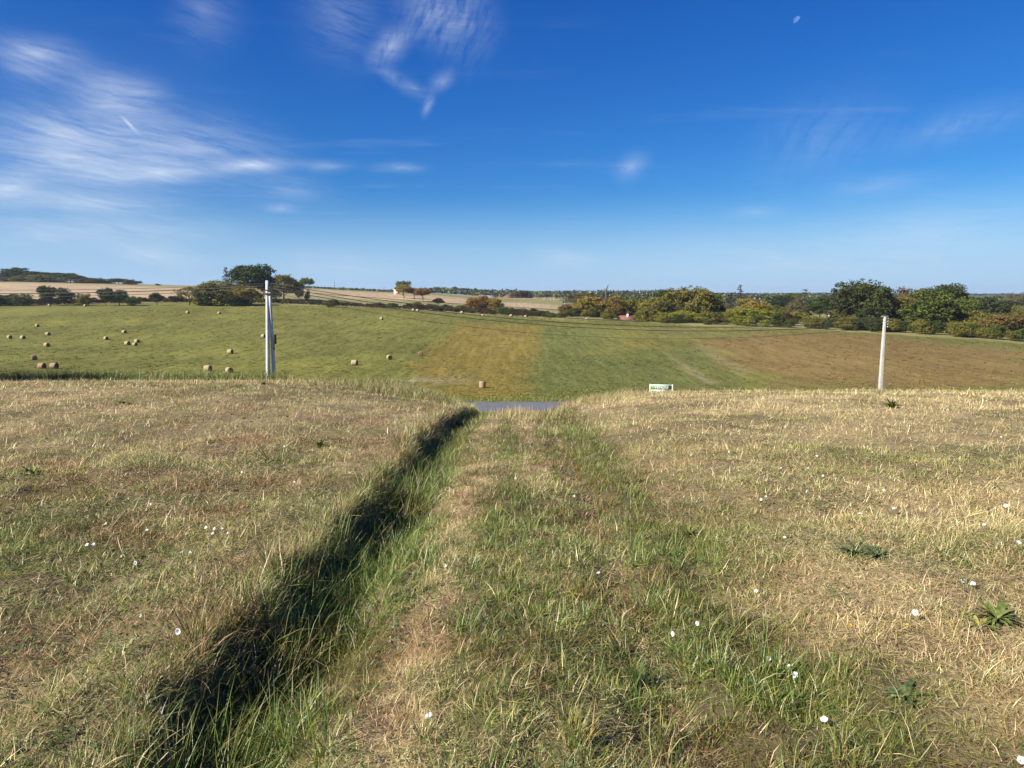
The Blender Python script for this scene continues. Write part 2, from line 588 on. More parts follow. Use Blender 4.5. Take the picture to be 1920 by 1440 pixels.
def albedo(x, y):
    """base colour of the ground under the grass, and of the fields"""
    sh = x.shape
    col = np.zeros(sh + (3,))
    d = dryness(x, y)[..., None]
    soil = np.array([0.105, 0.082, 0.044])
    straw = np.array([0.33, 0.255, 0.135])
    col[:] = soil * (1 - 0.75 * d) + straw * 0.75 * d
    # roadside bank: longer grass
    wv = smooth((y - 26) / 6)[..., None]
    col[:] = col * (1 - wv) + np.array([0.15, 0.15, 0.05]) * wv
    # hay field
    n = fbm(x / 26.0, y / 26.0, 51, 4)
    n2 = fbm((x * 0.9 + y * 0.42) / 5.0, (y * 0.9 - x * 0.42) / 30.0, 54, 3)
    f = GREEN_F * (0.78 + 0.5 * n + 0.42 * (n2 - 0.5))[..., None]
    f = f + np.array([0.05, 0.03, 0.0]) * np.clip(n - 0.5, 0, 1)[..., None]
    wf = smooth((y - 47) / 2)[..., None]
    far = f
    for poly, c, soft, amt in ((P_GREEN, (0.106, 0.116, 0.031), 1.6, 0.80), (P_RIM, (0.140, 0.128, 0.038), 7.0, 0.8),
                               (P_ORANGE, (0.174, 0.130, 0.028), 3.4, 0.86), (P_BROWN, (0.182, 0.122, 0.044), 8.0, 0.90),
                               (P_YELLOW, (0.18, 0.15, 0.034), 9.0, 0.55), (P_PALE, (0.22, 0.19, 0.09), 3.0, 0.5), (P_LINE1, (0.24, 0.20, 0.10), 0.9, 0.55), (P_LINE2, (0.22, 0.19, 0.09), 1.2, 0.45), (P_LINE3, (0.26, 0.23, 0.13), 0.8, 0.6)):
        w = soft_poly(x, y, poly, soft)[..., None] * amt
        far = far * (1 - w) + np.array(c) * (0.8 + 0.42 * n[..., None]) * w
    # land beyond the hedge: stubble and pasture strips
    hy = hedge_y(x, y)
    b = x / np.maximum(y, 1.0)
    wb = smooth((y - hy) / 4)[..., None]
    stub = np.array([0.36, 0.27, 0.165])
    past = np.array([0.20, 0.185, 0.075])
    strip = fbm((y + x * 0.55) / 55.0, x / 700.0, 63, 3)
    tan = smooth((-b - 0.38) / 0.10)
    tan = np.maximum(tan, smooth((strip - 0.50) / 0.08) * 0.9)
    tan = tan * (1 - 0.75 * smooth((y - 610) / 40) * smooth((-b - 0.3) / 0.1))
    tan = tan * (1 - smooth((b - 0.02) / 0.1))
    wood = smooth((b - 0.06) / 0.06) * smooth((y - 430) / 60)
    h2 = (past * (1 - tan[..., None]) + stub * tan[..., None]) * (0.85 + 0.3 * fbm(x / 30, y / 30, 66, 3))[..., None]
    h2 = h2 * (1 - 0.7 * wood[..., None]) + np.array([0.05, 0.06, 0.025]) * 0.7 * wood[..., None]
    far = far * (1 - wb) + h2 * wb
    col = col * (1 - wf) + far * wf
    return np.clip(col, 0, 1)


def build_ground():
    fine = np.arange(-47, 47.01, 0.30)
    coarse = np.arange(47 + 3, 313 - 1.5, 3.0)
    az_ = np.radians(np.concatenate([fine, coarse]))
    r = [0.12]
    while r[-1] < 6000:
        r.append(r[-1] * (1.022 if r[-1] < 900 else 1.05) + 0.008)
    r = np.array(r)
    A, RR = np.meshgrid(az_, r)
    X = RR * np.sin(A)
    Y = RR * np.cos(A)
    Z = height(X, Y)
    na, nr = len(az_), len(r)
    V = np.stack([X, Y, Z], -1).reshape(-1, 3)
    idx = np.arange(na * nr).reshape(nr, na)
    nxt = np.roll(idx, -1, axis=1)
    q = np.stack([idx[:-1], nxt[:-1], nxt[1:], idx[1:]], -1).reshape(-1, 4)
    q = q[:, ::-1]
    c = len(V)
    V = np.vstack([V, [[0, 0, ground_z(0, 0)]]])
    tr = np.stack([np.full(na, c), nxt[0], idx[0]], -1)
    me = from_arrays('ground', V, q, tr)
    al = np.ones((len(V), 4))
    al[:-1, :3] = albedo(X, Y).reshape(-1, 3)
    al[-1, :3] = al[0, :3]
    set_attr(me, 'albedo', 'FLOAT_COLOR', al)
    shade_smooth(me)
    m = bpy.data.materials.new('ground_material')
    m.use_nodes = True
    g = NT(m.node_tree)
    bs = g.n['Principled BSDF']
    at = g.new('ShaderNodeAttribute', attribute_name='albedo')
    geo = g.new('ShaderNodeNewGeometry')
    pos = geo.outputs['Position']
    n1 = g.noise(pos, 22.0, 5, 0.7)
    n2 = g.noise(pos, 1.1, 6, 0.65)
    mpg = g.new('ShaderNodeMapping')
    g.l.new(pos, mpg.inputs[0])
    mpg.inputs['Rotation'].default_value = (0, 0, 0.42)
    mpg.inputs['Scale'].default_value = (1.0, 0.10, 1.0)
    n3 = g.noise(mpg.outputs[0], 0.55, 7, 0.72)
    v = g.math('MULTIPLY', g.mapr(n1, 0.25, 0.75, 0.72, 1.28), g.mapr(n2, 0.25, 0.75, 0.72, 1.30))
    v = g.math('MULTIPLY', v, g.mapr(n3, 0.28, 0.72, 0.66, 1.36))
    mpr = g.new('ShaderNodeMapping')
    g.l.new(pos, mpr.inputs[0])
    mpr.inputs['Rotation'].default_value = (0, 0, -0.12)
    mpr.inputs['Scale'].default_value = (1.0, 0.03, 1.0)
    n4 = g.noise(mpr.outputs[0], 0.9, 3, 0.6)
    v = g.math('MULTIPLY', v, g.mapr(n4, 0.3, 0.7, 0.84, 1.16))
    vv = g.new('ShaderNodeCombineColor')
    for i in range(3):
        g.l.new(v, vv.inputs[i])
    colr = g.mix(1.0, at.outputs['Color'], vv.outputs[0], 'MULTIPLY')
    # scattered yellowish and dark specks of cut stalks
    sp = g.noise(pos, 3.3, 3, 0.6)
    colr = g.mix(g.mapr(sp, 0.60, 0.70, 0, 0.5), colr, (0.27, 0.24, 0.12, 1))
    g.l.new(colr, bs.inputs['Base Color'])
    bs.inputs['Roughness'].default_value = 0.95
    bs.inputs['Specular IOR Level'].default_value = 0.1
    bmp = g.new('ShaderNodeBump')
    bmp.inputs['Strength'].default_value = 0.9
    bmp.inputs['Distance'].default_value = 0.12
    hsum = g.math('ADD', g.math('MULTIPLY', n2, 1.4), g.math('MULTIPLY', n1, 0.25))
    g.l.new(hsum, bmp.inputs['Height'])
    g.l.new(bmp.outputs[0], bs.inputs['Normal'])
    return add('ground', me, m, kind='structure')


build_ground()


def build_road():
    xs = np.linspace(-260, 260, 521)
    ys = np.array([ROAD_Y0, ROAD_Y0 + 0.5, ROAD_Y0 + 1.5, (ROAD_Y0 + ROAD_Y1) / 2, ROAD_Y1 - 1.5, ROAD_Y1 - 0.5, ROAD_Y1])
    zs = np.array([-0.035, 0.0, 0.03, 0.045, 0.03, 0.0, -0.035]) + ROAD_Z
    wob = np.zeros((len(xs), len(ys)))
    wob[:, 0] = (fbm(xs / 1.5, xs * 0 + 1, 91, 3) - 0.5) * 0.4
    wob[:, -1] = (fbm(xs / 1.5, xs * 0 + 5, 92, 3) - 0.5) * 0.4
    V = np.zeros((len(xs), len(ys), 3))
    V[..., 0] = xs[:, None]
    V[..., 1] = ys[None] + wob
    V[..., 2] = zs[None]
    idx = np.arange(len(xs) * len(ys)).reshape(len(xs), len(ys))
    q = np.stack([idx[:-1, :-1], idx[1:, :-1], idx[1:, 1:], idx[:-1, 1:]], -1).reshape(-1, 4)
    me = from_arrays('road', V.reshape(-1, 3), q)
    shade_smooth(me)
    m = bpy.data.materials.new('asphalt')
    m.use_nodes = True
    g = NT(m.node_tree)
    bs = g.n['Principled BSDF']
    geo = g.new('ShaderNodeNewGeometry')
    n1 = g.noise(geo.outputs['Position'], 60, 3, 0.7)
    n2 = g.noise(geo.outputs['Position'], 0.8, 4, 0.6)
    c = g.ramp(g.math('ADD', g.math('MULTIPLY', n1, 0.5), g.math('MULTIPLY', n2, 0.5)),
               [(0.3, (0.085, 0.088, 0.098)), (0.7, (0.15, 0.152, 0.16))])
    g.l.new(c, bs.inputs['Base Color'])
    bs.inputs['Roughness'].default_value = 0.8
    return add('road', me, m, kind='structure')


build_road()

# ------------------------------------------------------------------ grass
rng = np.random.default_rng(11)


def blades(n, radius, h0, h1, w0, w1, lean0, lean1, bend, segs=3, rng=rng, centre_bias=0.6, out_lean=0.0, z0=0.0):
    """n tapered, bending blades; returns vertices, quads, tris, per-vertex random and height share"""
    ang = rng.uniform(0, 2 * np.pi, n)
    rad = radius * rng.uniform(0, 1, n) ** centre_bias
    bx, by = rad * np.cos(ang), rad * np.sin(ang)
    ln = rng.uniform(h0, h1, n)
    wd = rng.uniform(w0, w1, n)
    yaw = np.where(rng.uniform(0, 1, n) < out_lean, ang + rng.normal(0, 0.5, n), rng.uniform(0, 2 * np.pi, n))
    lean = rng.uniform(lean0, lean1, n)
    bnd = bend * rng.uniform(0.3, 1.3, n)
    rnd = rng.uniform(0, 1, n)
    twist = rng.uniform(0, np.pi, n)
    P = np.stack([bx, by, np.full(n, z0)], -1)
    vs, hs_ = [], []
    th = lean.copy()
    for k in range(segs + 1):
        t = k / segs
        dirx = np.sin(th) * np.cos(yaw)
        diry = np.sin(th) * np.sin(yaw)
        dirz = np.cos(th)
        side = np.stack([-np.sin(yaw + 0.5 * (twist - 1.5)), np.cos(yaw + 0.5 * (twist - 1.5)), 0.25 * np.cos(twist)], -1)
        w = wd * (1 - t ** 1.6) if k < segs else wd * 0.0
        if k < segs:
            vs.append(P - side * w[:, None] * 0.5)
            vs.append(P + side * w[:, None] * 0.5)
            hs_ += [t, t]
        else:
            vs.append(P)
            hs_.append(1.0)
        P = P + np.stack([dirx, diry, dirz], -1) * (ln / segs)[:, None]
        th = th + bnd / segs
    nv = len(vs)
    V = np.stack(vs, 1).reshape(-1, 3)
    base = (np.arange(n) * nv)[:, None]
    q = []
    for k in range(segs - 1):
        q.append(base + np.array([[2 * k, 2 * k + 1, 2 * k + 3, 2 * k + 2]]))
    Q = np.concatenate(q) if q else np.zeros((0, 4), int)
    T = base + np.array([[2 * segs - 2, 2 * segs - 1, 2 * segs]])
    return V, Q, T, np.repeat(rnd, nv), np.tile(hs_, n)


def leaflets(n, radius, size0, size1, z0, z1, rng=rng, shape=1.6):
    """small broad leaves (bindweed, clover, hawkbit) held near the ground"""
    ang = rng.uniform(0, 2 * np.pi, n)
    rad = radius * rng.uniform(0, 1, n) ** 0.6
    c = np.stack([rad * np.cos(ang), rad * np.sin(ang), rng.uniform(z0, z1, n)], -1)
    yaw = rng.uniform(0, 2 * np.pi, n)
    tilt = rng.uniform(-0.2, 0.9, n)
    s = rng.uniform(size0, size1, n)
    f = np.stack([np.cos(yaw) * np.cos(tilt), np.sin(yaw) * np.cos(tilt), np.sin(tilt)], -1)
    r = np.stack([-np.sin(yaw), np.cos(yaw), rng.uniform(-0.4, 0.4, n)], -1)
    L = s[:, None] * shape
    pts = [c - f * L * 0.5, c - f * L * 0.12 + r * s[:, None] * 0.5, c + f * L * 0.5, c - f * L * 0.12 - r * s[:, None] * 0.5]
    V = np.stack(pts, 1).reshape(-1, 3)
    Q = (np.arange(n) * 4)[:, None] + np.array([[0, 1, 2, 3]])
    return V, Q, np.zeros((0, 3), int), np.repeat(rng.uniform(0, 1, n), 4), np.tile([0.3, 0.6, 1.0, 0.6], n)


def merge(parts):
    Vs, Qs, Ts, Rs, Hs = [], [], [], [], []
    off = 0
    for V, Q, T, r, h in parts:
        Vs.append(V)
        Qs.append(Q + off)
        Ts.append(T + off)
        Rs.append(r)
        Hs.append(h)
        off += len(V)
    return np.concatenate(Vs), np.concatenate(Qs), np.concatenate(Ts), np.concatenate(Rs), np.concatenate(Hs)


def clump_mesh(name, parts):
    V, Q, T, r, h = merge(parts)
    me = from_arrays(name, V, Q if len(Q) else None, T if len(T) else None)
    set_attr(me, 'rnd', 'FLOAT', r)
    set_attr(me, 'hgt', 'FLOAT', h)
    return me


def grass_material(name, greens, straws, instancer=True, fixed_dry=0.5, transl=0.32):
    m = bpy.data.materials.new(name)
    m.use_nodes = True
    g = NT(m.node_tree)
    g.n.remove(g.n['Principled BSDF'])
    out = g.n['Material Output']
    rnd = g.new('ShaderNodeAttribute', attribute_name='rnd').outputs['Fac']
    hgt = g.new('ShaderNodeAttribute', attribute_name='hgt').outputs['Fac']
    if instancer:
        dry = g.new('ShaderNodeAttribute', attribute_name='dry', attribute_type='INSTANCER').outputs['Fac']
        var = g.new('ShaderNodeAttribute', attribute_name='var', attribute_type='INSTANCER').outputs['Fac']
    else:
        dry = g.new('ShaderNodeValue').outputs[0]
        dry.default_value = fixed_dry
        var = g.new('ShaderNodeObjectInfo').outputs['Random']
    # each blade is either dead or alive; the share that is dead is "dry"
    isdry = g.mapr(g.math('SUBTRACT', dry, rnd), -0.10, 0.10, 0.0, 1.0)
    r2 = g.math('FRACT', g.math('MULTIPLY', rnd, 37.31))
    r3 = g.math('FRACT', g.math('MULTIPLY', g.math('ADD', rnd, var), 11.7))
    gc = g.ramp(r2, greens)
    scol = g.ramp(r3, straws)
    # tips of living blades turn yellow
    gc = g.mix(g.math('MULTIPLY', g.mapr(hgt, 0.55, 1.0, 0.0, 0.6), g.mapr(r3, 0.4, 0.9, 0.0, 1.0)), gc, (0.26, 0.22, 0.085, 1))
    c = g.mix(isdry, gc, scol)
    v = g.mapr(var, 0.0, 1.0, 0.78, 1.24)
    vv = g.new('ShaderNodeCombineColor')
    for i in range(3):
        g.l.new(v, vv.inputs[i])
    c = g.mix(1.0, c, vv.outputs[0], 'MULTIPLY')
    df = g.new('ShaderNodeBsdfDiffuse')
    tr = g.new('ShaderNodeBsdfTranslucent')
    g.l.new(c, df.inputs[0])
    g.l.new(g.mix(0.25, c, (0.30, 0.28, 0.06, 1)), tr.inputs[0])
    mx = g.new('ShaderNodeMixShader')
    mx.inputs[0].default_value = transl
    g.l.new(df.outputs[0], mx.inputs[1])
    g.l.new(tr.outputs[0], mx.inputs[2])
    gl = g.new('ShaderNodeBsdfGlossy')
    gl.inputs['Roughness'].default_value = 0.42
    gl.inputs['Color'].default_value = (0.9, 0.9, 0.85, 1)
    m2 = g.new('ShaderNodeMixShader')
    m2.inputs[0].default_value = 0.045
    g.l.new(mx.outputs[0], m2.inputs[1])
    g.l.new(gl.outputs[0], m2.inputs[2])
    g.l.new(m2.outputs[0], out.inputs[0])
    return m


GREENS = [(0.0, (0.075, 0.125, 0.022)), (0.35, (0.115, 0.150, 0.030)), (0.7, (0.155, 0.170, 0.040)), (1.0, (0.10, 0.155, 0.045))]
STRAWS = [(0.0, (0.54, 0.43, 0.23)), (0.3, (0.40, 0.295, 0.145)), (0.6, (0.30, 0.195, 0.095)), (0.8, (0.46, 0.36, 0.19)), (1.0, (0.20, 0.125, 0.065))]
M_GRASS = grass_material('grass_blades', GREENS, STRAWS)
M_WEED = grass_material('weed_leaves', [(0.0, (0.045, 0.095, 0.025)), (0.5, (0.075, 0.125, 0.035)), (1.0, (0.11, 0.145, 0.04))], STRAWS, transl=0.25)


def proto_collection(name, meshes, mat):
    c = bpy.data.collections.new(name)
    for i, me in enumerate(meshes):
        me.materials.append(mat)
        o = bpy.data.objects.new('%s_%03d' % (name, i), me)
        c.objects.link(o)
    return c


def scatter(name, pts, rot, scl, idx, coll, label=None, cat=None, **attrs):
    """one object of loose plants: a point for each clump, instanced by geometry nodes"""
    me = bpy.data.meshes.new(name)
    n = len(pts)
    me.vertices.add(n)
    me.vertices.foreach_set('co', np.asarray(pts, np.float32).ravel())
    set_attr(me, 'rot', 'FLOAT_VECTOR', rot)
    set_attr(me, 'scl', 'FLOAT_VECTOR', scl)
    set_attr(me, 'idx', 'INT', idx)
    for k, v in attrs.items():
        set_attr(me, k, 'FLOAT_VECTOR' if np.ndim(v) == 2 else 'FLOAT', v)
    o = add(name, me, kind='stuff')
    if label:
        o['label'] = label
        o['category'] = cat
    nt = bpy.data.node_groups.new(name + '_scatter', 'GeometryNodeTree')
    nt.interface.new_socket('Geometry', in_out='INPUT', socket_type='NodeSocketGeometry')
    nt.interface.new_socket('Geometry', in_out='OUTPUT', socket_type='NodeSocketGeometry')
    N, L = nt.nodes, nt.links
    gi = N.new('NodeGroupInput')
    go = N.new('NodeGroupOutput')
    iop = N.new('GeometryNodeInstanceOnPoints')
    ci = N.new('GeometryNodeCollectionInfo')
    ci.inputs['Collection'].default_value = coll
    ci.inputs['Separate Children'].default_value = True
    ci.inputs['Reset Children'].default_value = True

    def named(nm, kind):
        a = N.new('GeometryNodeInputNamedAttribute')
        a.data_type = kind
        a.inputs[0].default_value = nm
        return a.outputs[0]
    L.new(gi.outputs[0], iop.inputs['Points'])
    L.new(ci.outputs[0], iop.inputs['Instance'])
    iop.inputs['Pick Instance'].default_value = True
    L.new(named('idx', 'INT'), iop.inputs['Instance Index'])
    L.new(named('rot', 'FLOAT_VECTOR'), iop.inputs['Rotation'])
    L.new(named('scl', 'FLOAT_VECTOR'), iop.inputs['Scale'])
    L.new(iop.outputs[0], go.inputs[0])
    md = o.modifiers.new('scatter', 'NODES')
    md.node_group = nt
    return o


P_RNG = np.random.default_rng(5)


def jitter_points(r0, r1, density, half_deg, rng):
    """random points on the ground ahead, wide enough for a step to either side"""
    h = R(95 if r1 < 4 else 75 if r1 < 7 else 62 if r1 < 12 else 52)
    n = int(density * h * (r1 * r1 - r0 * r0))
    r = np.sqrt(rng.uniform(r0 * r0, r1 * r1, n))
    a = rng.uniform(-h, h, n)
    x, y = r * np.sin(a), r * np.cos(a)
    k = (np.abs(x) < 0.76 * y + 2.6) & (y > -0.6)
    # thinner where the photograph does not look
    k &= (np.abs(x) < 0.75 * y + 0.3) | (rng.uniform(0, 1, n) < 0.5)
    return x[k], y[k]


STRAW_PAL = np.array([(0.64, 0.54, 0.31), (0.54, 0.445, 0.235), (0.47, 0.37, 0.185), (0.59, 0.485, 0.265), (0.36, 0.25, 0.125), (0.40, 0.36, 0.145),
                      (0.52, 0.46, 0.19), (0.44, 0.30, 0.16), (0.27, 0.175, 0.095), (0.60, 0.54, 0.25), (0.46, 0.43, 0.17), (0.34, 0.31, 0.12)])
GREEN_PAL = np.array([(0.120, 0.170, 0.024), (0.165, 0.205, 0.034), (0.225, 0.245, 0.050), (0.130, 0.190, 0.042), (0.28, 0.28, 0.068),
                      (0.075, 0.125, 0.020), (0.200, 0.225, 0.038), (0.100, 0.155, 0.040), (0.24, 0.24, 0.06)])
FRESH_PAL = np.array([(0.105, 0.190, 0.026), (0.145, 0.230, 0.036), (0.190, 0.250, 0.045), (0.085, 0.150, 0.026), (0.25, 0.27, 0.07)])


def bare(x, y):
    """worn spots where the soil and flat thatch show"""
    b = smooth((fbm(x / 0.42, y / 0.42, 151, 3) - 0.54) / 0.08)
    b = b * np.clip(1.2 - np.abs(x - 0.4) / 2.6, 0.25, 1)
    for cx, cy, r in ((0.05, 2.85, 0.22), (0.62, 2.45, 0.26), (1.55, 2.25, 0.25), (-0.52, 2.6, 0.16), (0.35, 2.15, 0.14), (2.0, 2.3, 0.3)):
        b = np.maximum(b, np.exp(-(((x - cx) / r) ** 2 + ((y - cy) / (r * 0.8)) ** 2)))
    return b


class Blades:
    """collects single blades and turns them into one mesh"""
    def __init__(self, seed):
        self.g = np.random.default_rng(seed)
        self.rows = []

    def put(self, x, y, len_, wid, lean, bend, dry, z=0.0, yaw=None, fresh=0.0, bright=1.0):
        n = len(x)
        g = self.g
        if n == 0:
            return
        if yaw is None:
            yaw = g.uniform(0, 2 * np.pi, n)
        pick = g.uniform(0, 1, n) < dry
        fr = g.uniform(0, 1, n) < fresh
        c = np.where(fr[:, None], FRESH_PAL[g.integers(0, len(FRESH_PAL), n)], GREEN_PAL[g.integers(0, len(GREEN_PAL), n)])
        c = np.where(pick[:, None], STRAW_PAL[g.integers(0, len(STRAW_PAL), n)], c)
        # straw is paler where the turf is driest
        c = c * g.uniform(0.72, 1.26, n)[:, None] * np.broadcast_to(bright, (n,))[:, None]
        red = np.maximum(smooth((fbm(x / 0.8, y / 0.8, 131, 3) - 0.52) / 0.12) * np.where(x < 0.8, 1.0, 0.35), 0.9 * bare(x, y))
        c = c * (1 - red[:, None] * np.array([0.08, 0.26, 0.20]))
        c = c * (0.86 + 0.28 * fbm(x / 3.5, y / 3.5, 137, 3))[:, None]
        ar = lambda q: np.broadcast_to(np.asarray(q, float), (n,)).copy()
        self.rows.append(np.column_stack([x, y, ar(z), ar(len_), ar(wid), ar(lean), ar(bend), yaw, c]))

    def build(self, name, segs, mat, **props):
        r = np.concatenate(self.rows)
        n = len(r)
        g = self.g
        x, y, z0, ln, wd, lean, bend, yaw = (r[:, i] for i in range(8))
        P = np.stack([x, y, height(x, y) + z0 - 0.004], -1)
        tw = g.uniform(-0.9, 0.9, n)
        side = np.stack([-np.sin(yaw + tw), np.cos(yaw + tw), g.uniform(-0.35, 0.35, n)], -1)
        kink = g.normal(0, 0.35, n)
        th = lean.copy()
        yw = yaw.copy()
        vs = []
        for k in range(segs + 1):
            t = k / segs
            if k < segs:
                w = wd * (1 - 0.75 * t ** 1.5) * (0.75 if k == 0 else 1.0)
                vs.append(P - side * w[:, None] * 0.5)
                vs.append(P + side * w[:, None] * 0.5)
            else:
                vs.append(P)
            d = np.stack([np.sin(th) * np.cos(yw), np.sin(th) * np.sin(yw), np.cos(th)], -1)
            P = P + d * (ln / segs)[:, None]
            th = np.minimum(th + bend / segs, 1.75)
            yw = yw + kink / segs
        nv = len(vs)
        V = np.stack(vs, 1).reshape(-1, 3)
        base = (np.arange(n) * nv)[:, None]
        Q = np.concatenate([base + np.array([[2 * k, 2 * k + 1, 2 * k + 3, 2 * k + 2]]) for k in range(segs - 1)]) if segs > 1 else None
        T = base + np.array([[2 * segs - 2, 2 * segs - 1, 2 * segs]])
        me = from_arrays(name, V, Q, T)
        col = np.ones((n, nv, 4), np.float32)
        col[:, :, :3] = r[:, None, 8:11]
        set_attr(me, 'col', 'FLOAT_COLOR', col.reshape(-1, 4))
        return add(name, me, mat, kind='stuff', **props)


def blade_material():
    m = bpy.data.materials.new('grass_blades')
    m.use_nodes = True
    g = NT(m.node_tree)
    g.n.remove(g.n['Principled BSDF'])
    c = g.new('ShaderNodeAttribute', attribute_name='col').outputs['Color']
    df = g.new('ShaderNodeBsdfDiffuse')
    tr = g.new('ShaderNodeBsdfTranslucent')
    g.l.new(c, df.inputs[0])
    g.l.new(c, tr.inputs[0])
    mx = g.new('ShaderNodeMixShader')
    mx.inputs[0].default_value = 0.30
    g.l.new(df.outputs[0], mx.inputs[1])
    g.l.new(tr.outputs[0], mx.inputs[2])
    gl = g.new('ShaderNodeBsdfGlossy')
    gl.inputs['Roughness'].default_value = 0.45
    m2 = g.new('ShaderNodeMixShader')
    m2.inputs[0].default_value = 0.04
    g.l.new(mx.outputs[0], m2.inputs[1])
    g.l.new(gl.outputs[0], m2.inputs[2])
    g.l.new(m2.outputs[0], g.n['Material Output'].inputs[0])
    return m


M_BLADE = blade_material()
HALF = 45.0


def tussock(x, y):
    """0..1 clumpiness of the turf at hand scale"""
    return np.clip(0.5 + 2.2 * (fbm(x / 0.15, y / 0.15, 111, 2) - 0.5) + 1.3 * (fbm(x / 0.55, y / 0.55, 117, 2) - 0.5), 0, 1)


def build_lawn():
    near = Blades(23)
    g = near.g
    U = g.uniform

    def turf(B, r0, r1, dens, wk, lk, thatch=0.42):
        # dead stalks lying in every direction
        x, y = jitter_points(r0, r1, dens * thatch, HALF, g)
        d = dryness(x, y)
        n = len(x)
        k = U(0, 1, n) < 0.35 + 0.75 * d + 0.4 * bare(x, y)
        x, y, d = x[k], y[k], d[k]
        n = len(x)
        B.put(x, y, U(0.025, 0.10, n) * lk, U(0.0014, 0.0036, n) * wk, U(1.1, 1.62, n), U(-0.2, 0.5, n), np.clip(d * 1.1 + 0.18, 0, 1), z=U(0.002, 0.030, n), bright=1.08)
        # short leaves, mown
        x, y = jitter_points(r0, r1, dens * (1 - thatch), HALF, g)
        t = tussock(x, y)
        n = len(x)
        k = U(0, 1, n) < (0.32 + 0.85 * t) * (1 - 0.80 * bare(x, y))
        x, y, t = x[k], y[k], t[k]
        n = len(x)
        d = dryness(x, y)
        tall = (U(0, 1, n) < 0.13) * U(0.5, 1.7, n) * (0.3 + t)
        B.put(x, y, (U(0.014, 0.040, n) + 0.040 * t + 0.055 * tall) * lk, U(0.0018, 0.0046, n) * wk, U(0.25, 1.45, n), U(-0.2, 1.2, n), d, bright=1.20 + 0.16 * d)

    turf(near, 0.3, 3.4, 16000, 1.05, 1.0)
    turf(near, 3.4, 6.0, 10000, 1.25, 1.0)
    turf(near, 6.0, 9.5, 4500, 1.65, 1.05)

    long_ = Blades(24)
    long_.g = g

    def tufts(B, cx, cy, nb, spread, l0, l1, w0, w1, dry, fresh, lean1=0.9, bend1=1.5, out=0.7):
        m = len(cx)
        cnt = g.integers(int(nb * 0.6), int(nb * 1.4) + 1, m)
        i = np.repeat(np.arange(m), cnt)
        n = len(i)
        a = U(0, 2 * np.pi, n)
        rr = np.abs(g.normal(0, spread, n))
        size = U(0.7, 1.25, m)[i]
        yaw = np.where(U(0, 1, n) < out, a + g.normal(0, 0.6, n), U(0, 2 * np.pi, n))
        B.put(cx[i] + rr * np.cos(a), cy[i] + rr * np.sin(a), U(l0, l1, n) * size, U(w0, w1, n), U(0.0, lean1, n), U(0.2, bend1, n),
              np.broadcast_to(dry, (m,))[i], yaw=yaw, fresh=fresh)

    # ditch: rank green grass, with overhang on the lip of the bank
    n = 560
    y = 1.0 + 11.0 * U(0, 1, n) ** 1.5
    tufts(long_, -0.98 + g.normal(0, 0.17, n) + ditch_shift(y), y, 34, 0.05, 0.09, 0.24, 0.003, 0.0065, 0.10, 0.75)
    n = 300
    y = 1.0 + 11.0 * U(0, 1, n) ** 1.5
    tufts(long_, -1.42 + g.normal(0, 0.05, n) + ditch_shift(y), y, 26, 0.05, 0.08, 0.21, 0.002, 0.0048, 0.62, 0.0, 1.3, 1.4, 0.35)
    # grass hanging down the shaded bank and rank growth along the bottom
    n = 620
    y = 1.0 + 12.0 * U(0, 1, n) ** 1.4
    tufts(long_, -1.27 + g.normal(0, 0.08, n) + ditch_shift(y), y, 20, 0.05, 0.08, 0.22, 0.0022, 0.005, 0.45, 0.35, 1.5, 1.2, 0.2)
    n = 520
    y = 1.0 + 12.0 * U(0, 1, n) ** 1.15
    tufts(long_, -1.10 + g.normal(0, 0.10, n) + ditch_shift(y), y, 24, 0.05, 0.10, 0.27, 0.003, 0.0065, 0.12, 0.8, 1.0, 1.5, 0.5)
    n = 150
    y = 1.6 + 7.5 * U(0, 1, n) ** 1.3
    tufts(long_, -1.14 + g.normal(0, 0.10, n) + ditch_shift(y), y, 30, 0.06, 0.20, 0.40, 0.0035, 0.0075, 0.10, 0.8, 0.7, 1.4, 0.6)
    # right-hand rut and the belts of the track
    n = 420
    y = 1.3 + 10.5 * U(0, 1, n) ** 1.5
    tufts(long_, 0.98 + g.normal(0, 0.27, n), y, 26, 0.045, 0.06, 0.17, 0.0028, 0.006, 0.20, 0.55)
    n = 520
    y = 1.3 + 10.5 * U(0, 1, n) ** 1.5
    tufts(long_, 0.0 + g.normal(0, 0.36, n), y, 22, 0.045, 0.05, 0.15, 0.0026, 0.0055, 0.18, 0.55)
    # scattered tufts on the lawn
    x, y = jitter_points(0.5, 9.5, 5.0, HALF, g)
    d = dryness(x, y)
    k = U(0, 1, len(x)) < np.clip(1.15 - d, 0.12, 1)
    tufts(long_, x[k], y[k], 18, 0.05, 0.04, 0.11, 0.0022, 0.0046, np.clip(d[k] - 0.12, 0, 1), 0.1, 1.1, 1.3)
    # long single straws
    x, y = jitter_points(0.5, 9.5, 22, HALF, g)
    n = len(x)
    near.put(x, y, U(0.10, 0.26, n), U(0.0022, 0.004, n), U(0.7, 1.5, n), U(0.0, 0.7, n), 0.85, z=0.01)
    long_.build('long_grass', 3, M_BLADE, label='longer green grass in the ditch, the ruts and scattered tufts', category='grass')
    near.build('lawn_grass', 2, M_BLADE, label='mown grass, half straw and half green, on the near lawn and track', category='grass')

    far = Blades(29)
    g = far.g
    U = g.uniform
    turf(far, 9.5, 14.0, 1300, 2.0, 1.15, 0.40)
    turf(far, 14.0, 20.0, 640, 2.8, 1.3, 0.36)
    turf(far, 20.0, 31.0, 250, 4.2, 1.5, 0.30)
    n = 520
    y = U(12, 27, n)
    tufts(far, -1.04 + g.normal(0, 0.17, n) + ditch_shift(y), y, 16, 0.07, 0.12, 0.26, 0.008, 0.014, 0.12, 0.7)
    n = 520
    y = U(9, 28, n)
